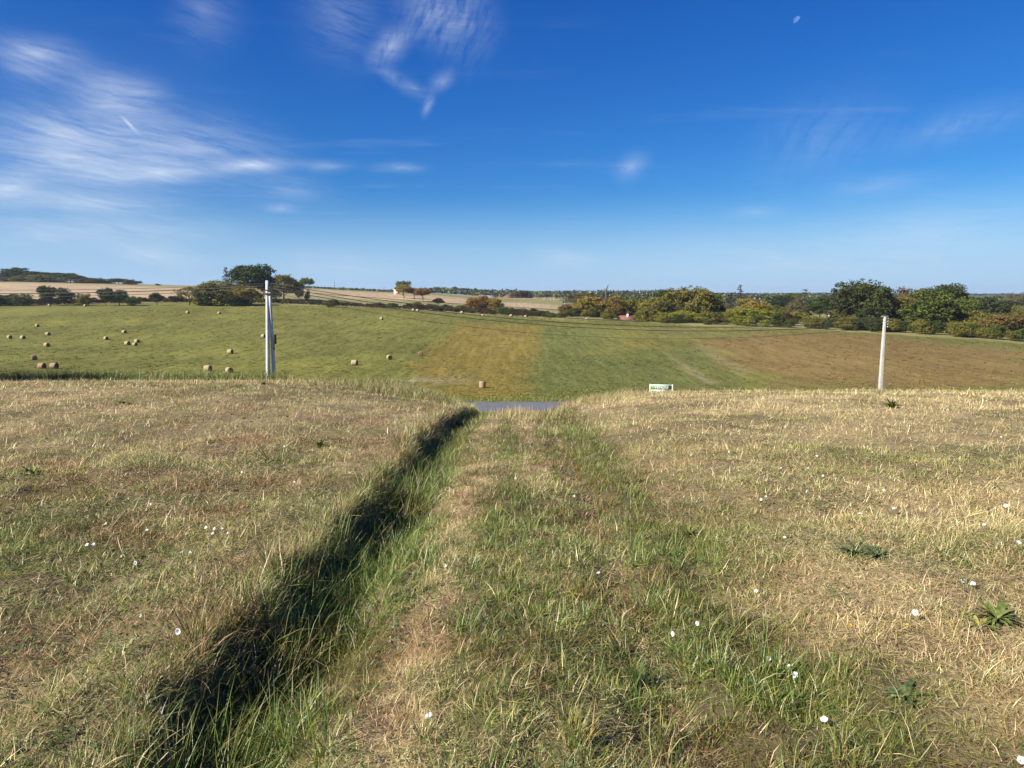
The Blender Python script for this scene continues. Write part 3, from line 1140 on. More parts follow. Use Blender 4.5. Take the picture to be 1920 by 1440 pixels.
    tufts(far, -1.40 + g.normal(0, 0.07, n) + ditch_shift(y), y, 16, 0.07, 0.10, 0.24, 0.006, 0.011, 0.75, 0.0, 1.3, 1.2, 0.4)
    n = 420
    y = U(11, 26, n)
    tufts(far, 1.0 + g.normal(0, 0.28, n), y, 15, 0.07, 0.08, 0.2, 0.007, 0.012, 0.3, 0.3)
    # tall pale grass on the hump of the track where it drops to the road
    n = 520
    y = U(13, 29, n)
    k = U(0, 1, n) < smooth((y - 12) / 9)
    tufts(far, (0.15 + g.normal(0, 0.35, n))[k], y[k], 12, 0.08, 0.14, 0.36, 0.006, 0.010, 0.85, 0.0, 0.7, 0.9)
    # yellow-green shoulder left of the track, dry one on the right
    n = 900
    x = g.normal(-3.4, 1.3, n)
    y = U(19, 29, n)
    tufts(far, x, y, 12, 0.10, 0.14, 0.38, 0.007, 0.012, 0.35, 0.15, 0.8, 1.0)
    n = 500
    x = g.normal(3.0, 1.1, n)
    y = U(19, 28, n)
    tufts(far, x, y, 10, 0.10, 0.12, 0.34, 0.006, 0.010, 0.8, 0.0, 0.7, 0.9)
    n = 1500
    x = U(-27, 27, n)
    y = U(22, 30, n)
    k = np.abs(x) < y * 0.95
    tufts(far, x[k], y[k], 9, 0.12, 0.08, 0.20, 0.006, 0.010, 0.7, 0.0, 0.8, 1.0)
    # long green grass at the left end of the crest
    n = 900
    x = U(-24, -9.5, n)
    y = U(27.2, 31.0, n)
    tufts(far, x, y, 12, 0.14, 0.32, 0.68, 0.010, 0.018, 0.08, 0.5, 0.6, 0.9)
    # bank and verges of the road
    n = 1500
    x = U(-36, 36, n)
    y = U(30, 42.2, n)
    k = np.abs(x) < y * 0.95
    tufts(far, x[k], y[k], 7, 0.25, 0.2, 0.5, 0.012, 0.025, 0.45, 0.1)
    n = 1300
    x = U(-38, 38, n)
    y = U(47.0, 49.2, n)
    tufts(far, x, y, 7, 0.2, 0.15, 0.4, 0.012, 0.025, 0.12, 0.6)
    far.build('distant_lawn_grass', 2, M_BLADE, label='dry mown grass covering the lawn out to its crest and the road bank', category='grass')

    # low broad-leaved weeds, one mesh
    g = np.random.default_rng(41)
    x, y = jitter_points(0.5, 8.5, 900, HALF, g)
    w = fbm(x / 0.7, y / 0.7, 95, 3)
    left = np.where(x < -1.5, 0.10, 0.0)
    k = g.uniform(0, 1, len(x)) < smooth((w - 0.47 + left) / 0.12)
    x, y = x[k], y[k]
    n = len(x)
    V, Q, _, _, _ = leaflets(n, 0.0, 0.006, 0.016, 0.006, 0.06, g, 2.0)
    V = V.reshape(n, 4, 3)
    V[:, :, 0] += x[:, None]
    V[:, :, 1] += y[:, None]
    V[:, :, 2] += height(x, y)[:, None]
    me = from_arrays('low_weeds', V.reshape(-1, 3), Q)
    pal = np.array([(0.075, 0.125, 0.030), (0.11, 0.155, 0.038), (0.15, 0.18, 0.055), (0.20, 0.20, 0.06), (0.09, 0.14, 0.05)])
    col = np.ones((n, 4, 4))
    col[:, :, :3] = (pal[g.integers(0, 5, n)] * g.uniform(0.8, 1.25, n)[:, None])[:, None]
    set_attr(me, 'col', 'FLOAT_COLOR', col.reshape(-1, 4))
    add('low_weeds', me, M_BLADE, kind='stuff', label='low green broad-leaved weeds growing through the mown grass', category='weeds')


build_lawn()


# hay field: short regrowth, coloured by parcel ------------------------------
def field_material():
    m = bpy.data.materials.new('field_plants')
    m.use_nodes = True
    g = NT(m.node_tree)
    g.n.remove(g.n['Principled BSDF'])
    tint = g.new('ShaderNodeAttribute', attribute_name='tint', attribute_type='INSTANCER').outputs['Color']
    rnd = g.new('ShaderNodeAttribute', attribute_name='rnd').outputs['Fac']
    v = g.mapr(rnd, 0, 1, 0.75, 1.45)
    vv = g.new('ShaderNodeCombineColor')
    for i in range(3):
        g.l.new(v, vv.inputs[i])
    c = g.mix(1.0, tint, vv.outputs[0], 'MULTIPLY')
    df = g.new('ShaderNodeBsdfDiffuse')
    tr = g.new('ShaderNodeBsdfTranslucent')
    g.l.new(c, df.inputs[0])
    g.l.new(c, tr.inputs[0])
    mx = g.new('ShaderNodeMixShader')
    mx.inputs[0].default_value = 0.25
    g.l.new(df.outputs[0], mx.inputs[1])
    g.l.new(tr.outputs[0], mx.inputs[2])
    g.l.new(mx.outputs[0], g.n['Material Output'].inputs[0])
    return m


def build_field():
    g = np.random.default_rng(31)
    ms = [clump_mesh('field_tuft', [blades(14, 0.34, 0.10, 0.30, 0.05, 0.10, 0.3, 1.1, 0.6, 2, P_RNG)]) for _ in range(6)]
    coll = proto_collection('field_proto', ms, field_material())
    X, Y, S = [], [], []
    for r0, r1, dens, s0, s1 in ((48, 95, 2.6, 0.5, 1.0), (95, 170, 1.2, 0.7, 1.3), (170, 380, 0.30, 1.0, 1.9)):
        x, y = jitter_points(r0, r1, dens, 42, g)
        X.append(x)
        Y.append(y)
        S.append(g.uniform(s0, s1, len(x)))
    x, y, s = np.concatenate(X), np.concatenate(Y), np.concatenate(S)
    k = (y > 48.5) & (y < hedge_y(x, y) - 1)
    x, y, s = x[k], y[k], s[k]
    dens = fbm(x / 6, y / 6, 71, 3)
    k = g.uniform(0, 1, len(x)) < np.clip(0.35 + 1.3 * (dens - 0.3), 0.1, 1)
    x, y, s = x[k], y[k], s[k]
    tint = albedo(x, y) * g.uniform(0.6, 1.6, len(x))[:, None]
    pale = g.uniform(0, 1, len(x)) < np.where(x > -12, 0.20, 0.08)
    tint[pale] = tint[pale] * 0.4 + np.array([0.27, 0.25, 0.11]) * 0.6
    yaw = g.uniform(0, 2 * np.pi, len(x))
    rot = np.stack([np.zeros_like(yaw), np.zeros_like(yaw), yaw], -1)
    scatter('field_plants', np.stack([x, y, height(x, y)], -1), rot, np.stack([s, s, s * 0.8], -1), g.integers(0, 6, len(x)), coll,
            'short green and rusty regrowth over the hay field', 'crop', tint=tint)


build_field()

# ------------------------------------------------------------------ simple materials
def plain(name, color, rough=0.8, noise_amt=0.12, scale=3.0, metal=0.0, spec=0.3, bump=0.0, leafy=False):
    m = bpy.data.materials.new(name)
    m.use_nodes = True
    g = NT(m.node_tree)
    bs = g.n['Principled BSDF']
    geo = g.new('ShaderNodeTexCoord')
    n = g.noise(geo.outputs['Object'], scale, 5, 0.65)
    a = tuple(c * (1 - 2 * noise_amt) for c in color)
    b = tuple(min(1, c * (1 + 2 * noise_amt)) for c in color)
    c_ = g.ramp(n, [(0.25, a), (0.75, b)])
    if leafy:
        rn = g.new('ShaderNodeObjectInfo').outputs['Random']
        c_ = g.mix(1.0, c_, g.ramp(rn, [(0.0, (0.62, 0.68, 0.6)), (0.5, (1.0, 1.0, 1.0)), (0.85, (1.35, 1.2, 1.1)), (1.0, (2.4, 1.7, 1.6))]), 'MULTIPLY')
    g.l.new(c_, bs.inputs['Base Color'])
    bs.inputs['Roughness'].default_value = rough
    bs.inputs['Metallic'].default_value = metal
    bs.inputs['Specular IOR Level'].default_value = spec
    if bump:
        bp = g.new('ShaderNodeBump')
        bp.inputs['Strength'].default_value = bump
        bp.inputs['Distance'].default_value = 0.02
        g.l.new(n, bp.inputs['Height'])
        g.l.new(bp.outputs[0], bs.inputs['Normal'])
    return m


M_BARK = plain('bark', (0.085, 0.065, 0.05), 0.9, 0.3, 6.0, bump=0.5)
M_CONC = plain('concrete', (0.50, 0.50, 0.50), 0.85, 0.10, 2.5, bump=0.2)
M_CONCW = plain('concrete_pale', (0.45, 0.42, 0.37), 0.85, 0.14, 2.0, bump=0.2)
M_STEEL = plain('galvanised_steel', (0.42, 0.43, 0.44), 0.5, 0.15, 8.0, metal=0.6)
M_DARK = plain('dark_fitting', (0.03, 0.03, 0.032), 0.6, 0.1, 5.0)
M_WIRE = plain('wire', (0.035, 0.033, 0.03), 0.6, 0.1, 5.0)
M_WHITE = plain('white_paint', (0.80, 0.80, 0.78), 0.5, 0.04, 6.0)
M_CREAM = plain('cream_render', (0.72, 0.60, 0.44), 0.85, 0.08, 1.0)
M_WALLW = plain('white_render', (0.80, 0.77, 0.70), 0.85, 0.06, 1.0)
M_TILE = plain('red_roof_tiles', (0.20, 0.085, 0.062), 0.85, 0.20, 2.0, bump=0.4)
M_TILE2 = plain('faded_roof_tiles', (0.30, 0.17, 0.13), 0.85, 0.20, 2.0, bump=0.4)
M_SHEET = plain('grey_roof_sheets', (0.30, 0.27, 0.25), 0.7, 0.15, 1.0)
M_GLASS = plain('window_glass', (0.03, 0.035, 0.045), 0.15, 0.05, 1.0, spec=0.6)


# ------------------------------------------------------------------ mesh helpers
def tube(points, radii, sides=8, caps=True):
    """tube along a polyline; returns verts, quads, tris"""
    P = np.asarray(points, float)
    n = len(P)
    rad = np.broadcast_to(np.asarray(radii, float), (n,))
    d = np.gradient(P, axis=0)
    d /= np.linalg.norm(d, axis=1)[:, None] + 1e-12
    ref = np.array([0, 0, 1.0]) if abs(d[:, 2]).mean() < 0.9 else np.array([1.0, 0, 0])
    s = np.cross(d, ref)
    s /= np.linalg.norm(s, axis=1)[:, None] + 1e-12
    t = np.cross(s, d)
    a = np.arange(sides) * 2 * np.pi / sides
    V = P[:, None] + (s[:, None] * np.cos(a)[None, :, None] + t[:, None] * np.sin(a)[None, :, None]) * rad[:, None, None]
    V = V.reshape(-1, 3)
    i = np.arange(n * sides).reshape(n, sides)
    j = np.roll(i, -1, 1)
    Q = np.stack([i[:-1], j[:-1], j[1:], i[1:]], -1).reshape(-1, 4)
    T = np.zeros((0, 3), int)
    if caps:
        c0, c1 = len(V), len(V) + 1
        V = np.vstack([V, P[:1], P[-1:]])
        T = np.vstack([np.stack([np.full(sides, c0), j[0], i[0]], -1), np.stack([np.full(sides, c1), i[-1], j[-1]], -1)])
    return V, Q, T


def box(x0, x1, y0, y1, z0, z1):
    V = np.array([[x, y, z] for z in (z0, z1) for y in (y0, y1) for x in (x0, x1)], float)
    Q = np.array([[0, 2, 3, 1], [4, 5, 7, 6], [0, 1, 5, 4], [2, 6, 7, 3], [0, 4, 6, 2], [1, 3, 7, 5]])
    return V, Q, np.zeros((0, 3), int)


def join(*parts):
    Vs, Qs, Ts, off = [], [], [], 0
    for V, Q, T in parts:
        Vs.append(V)
        Qs.append(np.asarray(Q).reshape(-1, 4) + off)
        Ts.append(np.asarray(T).reshape(-1, 3) + off)
        off += len(V)
    return np.vstack(Vs), np.vstack(Qs), np.vstack(Ts)


def mk(name, part, mat, parent=None, smooth_=False, bevel=0.0, **props):
    V, Q, T = part
    me = from_arrays(name, V, Q if len(Q) else None, T if len(T) else None)
    if smooth_:
        shade_smooth(me)
    o = add(name, me, mat, parent, **props)
    if bevel:
        b = o.modifiers.new('bevel', 'BEVEL')
        b.width = bevel
        b.segments = 2
        b.limit_method = 'ANGLE'
    return o


def at_depth(u, v, y):
    """point on the line of sight of a pixel at distance y"""
    d = pix_dir(u, v)
    return np.array([d[0] / d[1] * y, y, EYE + d[2] / d[1] * y])


# ------------------------------------------------------------------ trees
def foliage_material():
    m = bpy.data.materials.new('foliage')
    m.use_nodes = True
    g = NT(m.node_tree)
    g.n.remove(g.n['Principled BSDF'])
    oc = g.new('ShaderNodeObjectInfo')
    lv = g.new('ShaderNodeAttribute', attribute_name='lv').outputs['Fac']
    l2 = g.math('FRACT', g.math('MULTIPLY', lv, 17.3))
    v = g.mapr(lv, 0, 1, 0.62, 1.42)
    vv = g.new('ShaderNodeCombineColor')
    for i in range(3):
        g.l.new(v, vv.inputs[i])
    c = g.mix(1.0, oc.outputs['Color'], vv.outputs[0], 'MULTIPLY')
    warm = g.mix(1.0, c, (1.45, 1.0, 0.7, 1), 'MULTIPLY')
    c = g.mix(g.mapr(l2, 0.6, 1.0, 0, 0.7), c, warm)
    df = g.new('ShaderNodeBsdfDiffuse')
    tr = g.new('ShaderNodeBsdfTranslucent')
    g.l.new(c, df.inputs[0])
    g.l.new(c, tr.inputs[0])
    mx = g.new('ShaderNodeMixShader')
    mx.inputs[0].default_value = 0.22
    g.l.new(df.outputs[0], mx.inputs[1])
    g.l.new(tr.outputs[0], mx.inputs[2])
    g.l.new(mx.outputs[0], g.n['Material Output'].inputs[0])
    return m


M_LEAF = foliage_material()


def leaf_cards(C, N, size, g):
    """pointed leaf-clump cards at C, roughly facing N"""
    n = len(C)
    nn = N + g.normal(0, 0.75, (n, 3))
    nn /= np.linalg.norm(nn, axis=1)[:, None] + 1e-9
    r = g.normal(0, 1, (n, 3))
    a = np.cross(nn, r)
    a /= np.linalg.norm(a, axis=1)[:, None] + 1e-9
    b = np.cross(nn, a)
    s = (size * g.uniform(0.55, 1.45, n))[:, None]
    asp = g.uniform(0.5, 0.95, n)[:, None]
    V = np.stack([C - a * s * 0.6, C - b * s * 0.42 * asp + nn * s * 0.08, C + a * s * 0.6, C + b * s * 0.45 * asp - nn * s * 0.06], 1)
    return V.reshape(-1, 3)


def make_crown(kind, seed, n=2600, leaf=0.033):
    g = np.random.default_rng(seed)
    C, N = [], []

    def lobe(c, r, k, per=16, lo=-0.5, sig=0.028):
        """leaf clumps over the skin of an ellipsoid"""
        d = g.normal(0, 1, (k * 3, 3))
        d /= np.linalg.norm(d, axis=1)[:, None]
        d = d[d[:, 2] > lo][:k]
        rad = g.uniform(0.72, 1.06, len(d))[:, None]
        cen = np.array(c) + d * np.array(r) * rad
        i = np.repeat(np.arange(len(d)), per)
        p = cen[i] + g.normal(0, sig, (len(i), 3)) * np.array([1, 1, 0.75])
        C.append(p)
        N.append(d[i] + np.array([0, 0, 0.25]))

    if kind in ('round', 'wide', 'oval', 'tall', 'bush', 'sparse'):
        spec = {'round': (0.57, 0.33, 0.33, 9, 0.17, -0.75), 'wide': (0.44, 0.36, 0.42, 12, 0.18, -1.1), 'oval': (0.62, 0.29, 0.27, 8, 0.17, -0.8),
                'tall': (0.55, 0.30, 0.36, 9, 0.16, -0.8), 'bush': (0.36, 0.38, 0.40, 9, 0.20, -0.9), 'sparse': (0.60, 0.30, 0.30, 9, 0.14, -0.8)}[kind]
        zc, rxy, rz, nl, rl, lo = spec
        per = 22 if kind != 'sparse' else 13
        lobe((0, 0, zc), (rxy * 0.95, rxy * 0.95, rz * 0.95), 70, per, lo)
        a0 = g.uniform(0, 6.28)
        for i in range(nl):
            a = a0 + i * 2.399
            el = g.uniform(-0.55, 0.95)
            d = np.array([math.cos(a) * math.cos(el), math.sin(a) * math.cos(el), math.sin(el)])
            c = np.array([0, 0, zc]) + d * np.array([rxy, rxy, rz]) * g.uniform(0.72, 0.95)
            q = rl * g.uniform(0.7, 1.2)
            lobe(c, (q, q, q * 0.8), 26 if kind != 'sparse' else 16, per, -0.6)
        if kind == 'wide':
            for i in range(9):
                a = i * 0.7 + g.uniform(-0.2, 0.2)
                lobe((0.34 * math.cos(a), 0.34 * math.sin(a), g.uniform(0.10, 0.2)), (0.15, 0.15, 0.17), 20, per, -0.9)
    elif kind == 'umbrella':
        lobe((0, 0, 0.76), (0.42, 0.42, 0.17), 80, 22, -0.5)
        for i in range(6):
            a = i * 1.05 + g.uniform(-0.3, 0.3)
            lobe((0.26 * math.cos(a), 0.26 * math.sin(a), g.uniform(0.72, 0.84)), (0.17, 0.17, 0.11), 22, 20, -0.6)
    elif kind in ('conifer', 'cedar'):
        tiers = 15 if kind == 'conifer' else 9
        for t in range(tiers):
            z = 0.08 + 0.90 * t / tiers + g.uniform(-0.01, 0.01)
            rr = (0.46 * (1 - z) ** 0.85 + 0.015) * g.uniform(0.8, 1.12)
            if kind == 'cedar':
                rr = 0.45 * (1 - z) ** 0.6 * g.uniform(0.6, 1.1) + 0.02
            nb = max(4, int((13 if kind == 'conifer' else 6) * (1 - z) + 3))
            for b in range(nb):
                a = g.uniform(0, 6.28)
                L = rr * g.uniform(0.7, 1.1)
                m = 16 if kind == 'conifer' else 20
                s = g.uniform(0.12, 1.0, m)
                sag = 0.16 if kind == 'conifer' else 0.02
                p = np.stack([np.cos(a) * L * s, np.sin(a) * L * s, z - sag * L * s * s + g.normal(0, 0.007, m)], -1)
                p += g.normal(0, 0.013, p.shape)
                C.append(p)
                N.append(np.tile([math.cos(a) * 0.5, math.sin(a) * 0.5, 0.9], (m, 1)))
        leaf = 0.030
    if kind in ('round', 'wide', 'oval', 'tall', 'bush'):
        # leaves inside the crown, so that little sky shows through
        d = g.normal(0, 1, (1300, 3))
        d /= np.linalg.norm(d, axis=1)[:, None]
        rr = g.uniform(0.2, 0.85, 1300)[:, None] ** 0.6
        zc, rxy, rz = spec[:3]
        C.append(np.array([0, 0, zc]) + d * rr * np.array([rxy, rxy, rz]))
        N.append(d)
    C = np.concatenate(C)
    N = np.concatenate(N)
    k = C[:, 2] > 0.0
    C, N = C[k], N[k]
    V = leaf_cards(C, N, leaf, g)
    ext = max(np.percentile(np.abs(V[:, 0]), 97.5), np.percentile(np.abs(V[:, 1]), 97.5))
    V[:, :2] *= 0.5 / ext
    V[:, 2] *= 1.0 / np.percentile(V[:, 2], 99.5)
    n_ = len(C)
    Q = (np.arange(n_) * 4)[:, None] + np.array([[0, 1, 2, 3]])
    me = from_arrays('crown', V, Q)
    lv = np.repeat(g.uniform(0, 1, n_), 4)
    set_attr(me, 'lv', 'FLOAT', lv)
    me.materials.append(M_LEAF)
    return me


def make_trunk(seed, top, r=0.020, limbs=5, spread=0.25):
    g = np.random.default_rng(seed)
    zs = np.linspace(-0.03, top, 6)
    px = np.cumsum(g.normal(0, 0.008, 6))
    py = np.cumsum(g.normal(0, 0.008, 6))
    px -= px[0]
    py -= py[0]
    stem = np.stack([px, py, zs], -1)
    parts = [tube(stem, np.linspace(r * 1.25, r * 0.45, 6), 7)]
    for i in range(limbs):
        k = g.integers(2, 5)
        b = stem[k]
        a = g.uniform(0, 6.28)
        L = spread * g.uniform(0.7, 1.2)
        e = b + np.array([math.cos(a) * L, math.sin(a) * L, L * g.uniform(0.5, 1.1)])
        mid = (b + e) / 2 + np.array([0, 0, -0.02])
        parts.append(tube([b, mid, e], [r * 0.5, r * 0.36, r * 0.12], 5))
    me = from_arrays('trunk', *join(*parts))
    shade_smooth(me)
    me.materials.append(M_BARK)
    return me


CROWNS = {k: [make_crown(k, 100 + 7 * i + 31 * j) for i in range(nv)] for j, (k, nv) in enumerate(
    (('round', 3), ('wide', 3), ('oval', 2), ('tall', 2), ('bush', 4), ('sparse', 2), ('umbrella', 1), ('conifer', 2), ('cedar', 1)))}
TRUNKS = {k: [make_trunk(500 + 13 * j + i, top, r, limbs, sp) for i in range(2)] for j, (k, top, r, limbs, sp) in enumerate(
    (('round', 0.55, 0.024, 5, 0.25), ('wide', 0.5, 0.022, 5, 0.25), ('oval', 0.6, 0.024, 5, 0.2), ('tall', 0.6, 0.02, 5, 0.2), ('bush', 0.4, 0.02, 5, 0.25),
     ('sparse', 0.7, 0.02, 8, 0.3), ('umbrella', 0.75, 0.022, 5, 0.24), ('conifer', 0.93, 0.014, 0, 0.1), ('cedar', 0.95, 0.016, 3, 0.2)))}
T_COUNT = [0]
DKGREEN = (0.052, 0.074, 0.023)
GREEN = (0.092, 0.118, 0.029)
OLIVE = (0.155, 0.15, 0.036)
GOLD = (0.215, 0.175, 0.038)
ORANGE = (0.225, 0.132, 0.036)
BROWN = (0.115, 0.078, 0.038)
YGREEN = (0.205, 0.225, 0.034)
CONIF = (0.034, 0.048, 0.028)
GREYG = (0.12, 0.115, 0.058)
MAROON = (0.085, 0.022, 0.025)


def tree_at(x, y, h, w, kind, color, label, cat='tree', name='tree', group=None, zoff=0.0):
    T_COUNT[0] += 1
    k = T_COUNT[0]
    root = thing(name, label, cat, (x, y, ground_z(x, y) - 0.1 + zoff), k * 2.399, group)
    root.scale = (w, w, h)
    cr = add('crown', CROWNS[kind][k % len(CROWNS[kind])], parent=root)
    j = 0.92 + 0.16 * ((k * 0.618) % 1)
    cr.color = (color[0] * j, color[1] * j, color[2] * j, 1)
    add('trunk' if name != 'bush' else 'stem', TRUNKS[kind][k % 2], parent=root)
    return root


def tree(u, vtop, wpx, y, kind, color, label, cat='tree', name='tree', group=None):
    """a tree whose top stands at a pixel, at distance y"""
    p = at_depth(u, vtop, y)
    z0 = ground_z(p[0], y)
    h = max(p[2] - z0, 1.0)
    w = wpx * y / F_PX * 1.08
    return tree_at(p[0], y, h + 0.1, w, kind, color, label, cat, name, group)


# wooded ridge, top left
RIDGE = 'trees of the ridge-top wood'
for a in [
    (5, 511, 34, 690, 'round', GREYG, 'pale tree at the far left end of the ridge wood'),
    (29, 502, 42, 690, 'round', DKGREEN, 'tallest domed dark tree of the ridge wood'),
    (64, 509, 38, 690, 'round', DKGREEN, 'second tallest dome of the ridge wood, dark green'),
    (38, 517, 30, 675, 'wide', OLIVE, 'olive tree at the front of the ridge wood below its tallest dome'),
    (75, 515, 40, 675, 'wide', OLIVE, 'broad olive tree at the front of the ridge wood'),
    (98, 511, 40, 695, 'round', DKGREEN, 'wide dark tree in the middle of the ridge wood'),
    (131, 512, 34, 690, 'round', GREEN, 'peaked green tree standing out of the ridge wood'),
    (152, 518, 26, 695, 'round', DKGREEN, 'small dark tree just right of the peaked ridge tree'),
    (172, 521, 30, 695, 'wide', DKGREEN, None), (196, 523, 30, 695, 'wide', DKGREEN, None),
    (222, 522, 30, 695, 'round', DKGREEN, 'rounded dark tree near the right end of the ridge wood'),
    (242, 524, 22, 690, 'wide', GREYG, 'greyish tree near the right end of the ridge wood'),
    (258, 527, 14, 690, 'round', DKGREEN, 'last small dark tree at the right end of the ridge wood'),
    (15, 520, 40, 680, 'bush', BROWN, None), (110, 521, 40, 680, 'bush', GREYG, None), (160, 523, 40, 680, 'bush', BROWN, None),
    (296, 532, 9, 700, 'bush', DKGREEN, 'tiny dark bush alone on the left skyline'),
]:
    tree(a[0], a[1], a[2], a[3], a[4], a[5], a[6] or 'low tree filling the middle of the ridge-top wood', group=RIDGE)

# hedge along the top of the hay field, left part
HEDGE_G = 'trees and bushes of the field hedge'
for a in [
    (-8, 552, 50, 366, 'bush', DKGREEN, 'dark bush at the very left end of the field hedge', 'bush'),
    (17, 553, 30, 366, 'bush', DKGREEN, 'dark rounded bush left of the first tall hedge tree', 'bush'),
    (40, 551, 34, 364, 'bush', GREEN, 'green bush beside the dark one at the left of the hedge', 'bush'),
    (88, 536, 32, 364, 'tall', DKGREEN, 'tallest dark tree at the left of the field hedge', 'tree'),
    (122, 540, 27, 364, 'tall', DKGREEN, 'dark tree right of the tallest left hedge tree', 'tree'),
    (146, 548, 12, 366, 'conifer', DKGREEN, 'thin pointed dark sapling in the field hedge', 'tree'),
    (156, 551, 22, 360, 'bush', OLIVE, 'yellowish bush between dark trees of the field hedge', 'bush'),
    (196, 540, 26, 364, 'tall', DKGREEN, 'dark tree with narrow top, third in the field hedge', 'tree'),
    (222, 544, 34, 364, 'round', DKGREEN, 'broad dark tree right of the narrow-topped hedge tree', 'tree'),
    (248, 556, 30, 364, 'bush', GREEN, 'low green bush at the end of the dark hedge trees', 'bush'),
    (293, 549, 20, 366, 'round', DKGREEN, 'small round dark tree alone in the thin hedge', 'tree'),
    (354, 538, 42, 366, 'sparse', OLIVE, 'loose yellow-olive tree left of the big olive one', 'tree'),
    (413, 527, 84, 368, 'wide', OLIVE, 'big olive tree filling the hedge below the tall conifer', 'tree'),
    (464, 540, 44, 362, 'round', GOLD, 'yellow-green tree below the great dark oak', 'tree'),
    (385, 548, 40, 360, 'bush', DKGREEN, 'dark bush under the big olive hedge tree', 'bush'),
    (440, 553, 40, 360, 'bush', DKGREEN, 'dark bush under the yellow-green hedge tree', 'bush'),
    (621, 561, 24, 362, 'bush', GREYG, 'round greyish bush in the low brown hedge', 'bush'),
]:
    tree(*a[:7], cat=a[7], name=a[7] if a[7] == 'bush' else 'hedge_tree', group=HEDGE_G)

# farm clump behind the left-hand pole
FARM = 'trees round the hilltop farm'
for a in [
    (423, 502, 26, 430, 'conifer', CONIF, 'dark pointed conifer left of the great oak'),
    (470, 497, 70, 430, 'round', DKGREEN, 'great dark oak, tallest tree of the hilltop farm'),
    (492, 512, 34, 425, 'round', (0.03, 0.04, 0.016), 'near-black tree, shade put into its colour, at the right side of the great oak'),  # crown colour paints the shaded right flank of the oak
    (530, 516, 56, 430, 'round', OLIVE, 'rounded olive tree right of the left-hand pole'),
    (512, 537, 26, 424, 'bush', GREEN, 'small green tree at the foot of the rounded olive tree'),
    (560, 538, 16, 428, 'tall', GREEN, 'narrow green tree in front of the orange roof'),
    (575, 521, 23, 432, 'umbrella', GREEN, 'little umbrella-topped tree alone on a thin trunk'),
    (576, 545, 10, 430, 'bush', GREEN, 'small bush at the foot of the umbrella-topped tree'),
]:
    tree(*a, group=FARM)

# middle slope
MID = 'trees on the middle slope'
for a in [
    (755, 527, 24, 570, 'round', GREEN, 'green round tree beside the small white tower'),
    (757, 534, 25, 500, 'oval', GOLD, 'yellow tree with dark trunk in front of the small tower'),
    (777, 540, 24, 505, 'oval', ORANGE, 'golden tree, middle one of three on the slope'),
    (793, 541, 27, 470, 'oval', (0.21, 0.125, 0.05), 'orange-brown tree, rightmost of three on the slope'),
    (822, 559, 20, 420, 'round', (0.06, 0.05, 0.03), 'dark brown round bush on the pale slope'),
    (782, 566, 22, 378, 'bush', OLIVE, 'olive bush in the hedge below the three golden trees'),
    (816, 572, 26, 374, 'bush', GREEN, 'green hedge bush below the dark brown one'),
    (862, 572, 24, 368, 'bush', GREEN, 'dark green hedge bush left of the orange trees'),
    (888, 558, 30, 366, 'wide', ORANGE, 'left one of three orange trees in the hedge'),
    (906, 555, 30, 368, 'wide', (0.17, 0.095, 0.035), 'middle rusty one of three orange trees in the hedge'),
    (927, 559, 30, 366, 'wide', GOLD, 'right golden one of three orange trees in the hedge'),
    (956, 576, 26, 364, 'bush', GREEN, 'green bush right of the three orange trees'),
    (978, 578, 22, 364, 'bush', GREEN, 'leafy green bush below the distant brown tree'),
    (1001, 578, 12, 364, 'tall', DKGREEN, 'slim dark tree in the gap of the hedge'),
    (1012, 582, 18, 362, 'bush', GREYG, 'grey-green bush in the gap of the hedge'),
    (968, 540, 11, 800, 'conifer', CONIF, 'small conifer behind the red-roofed farmhouse'),
    (981, 545, 30, 790, 'wide', (0.10, 0.065, 0.03), 'brown spreading tree right of the red-roofed farmhouse'),
]:
    tree(*a, group=MID)

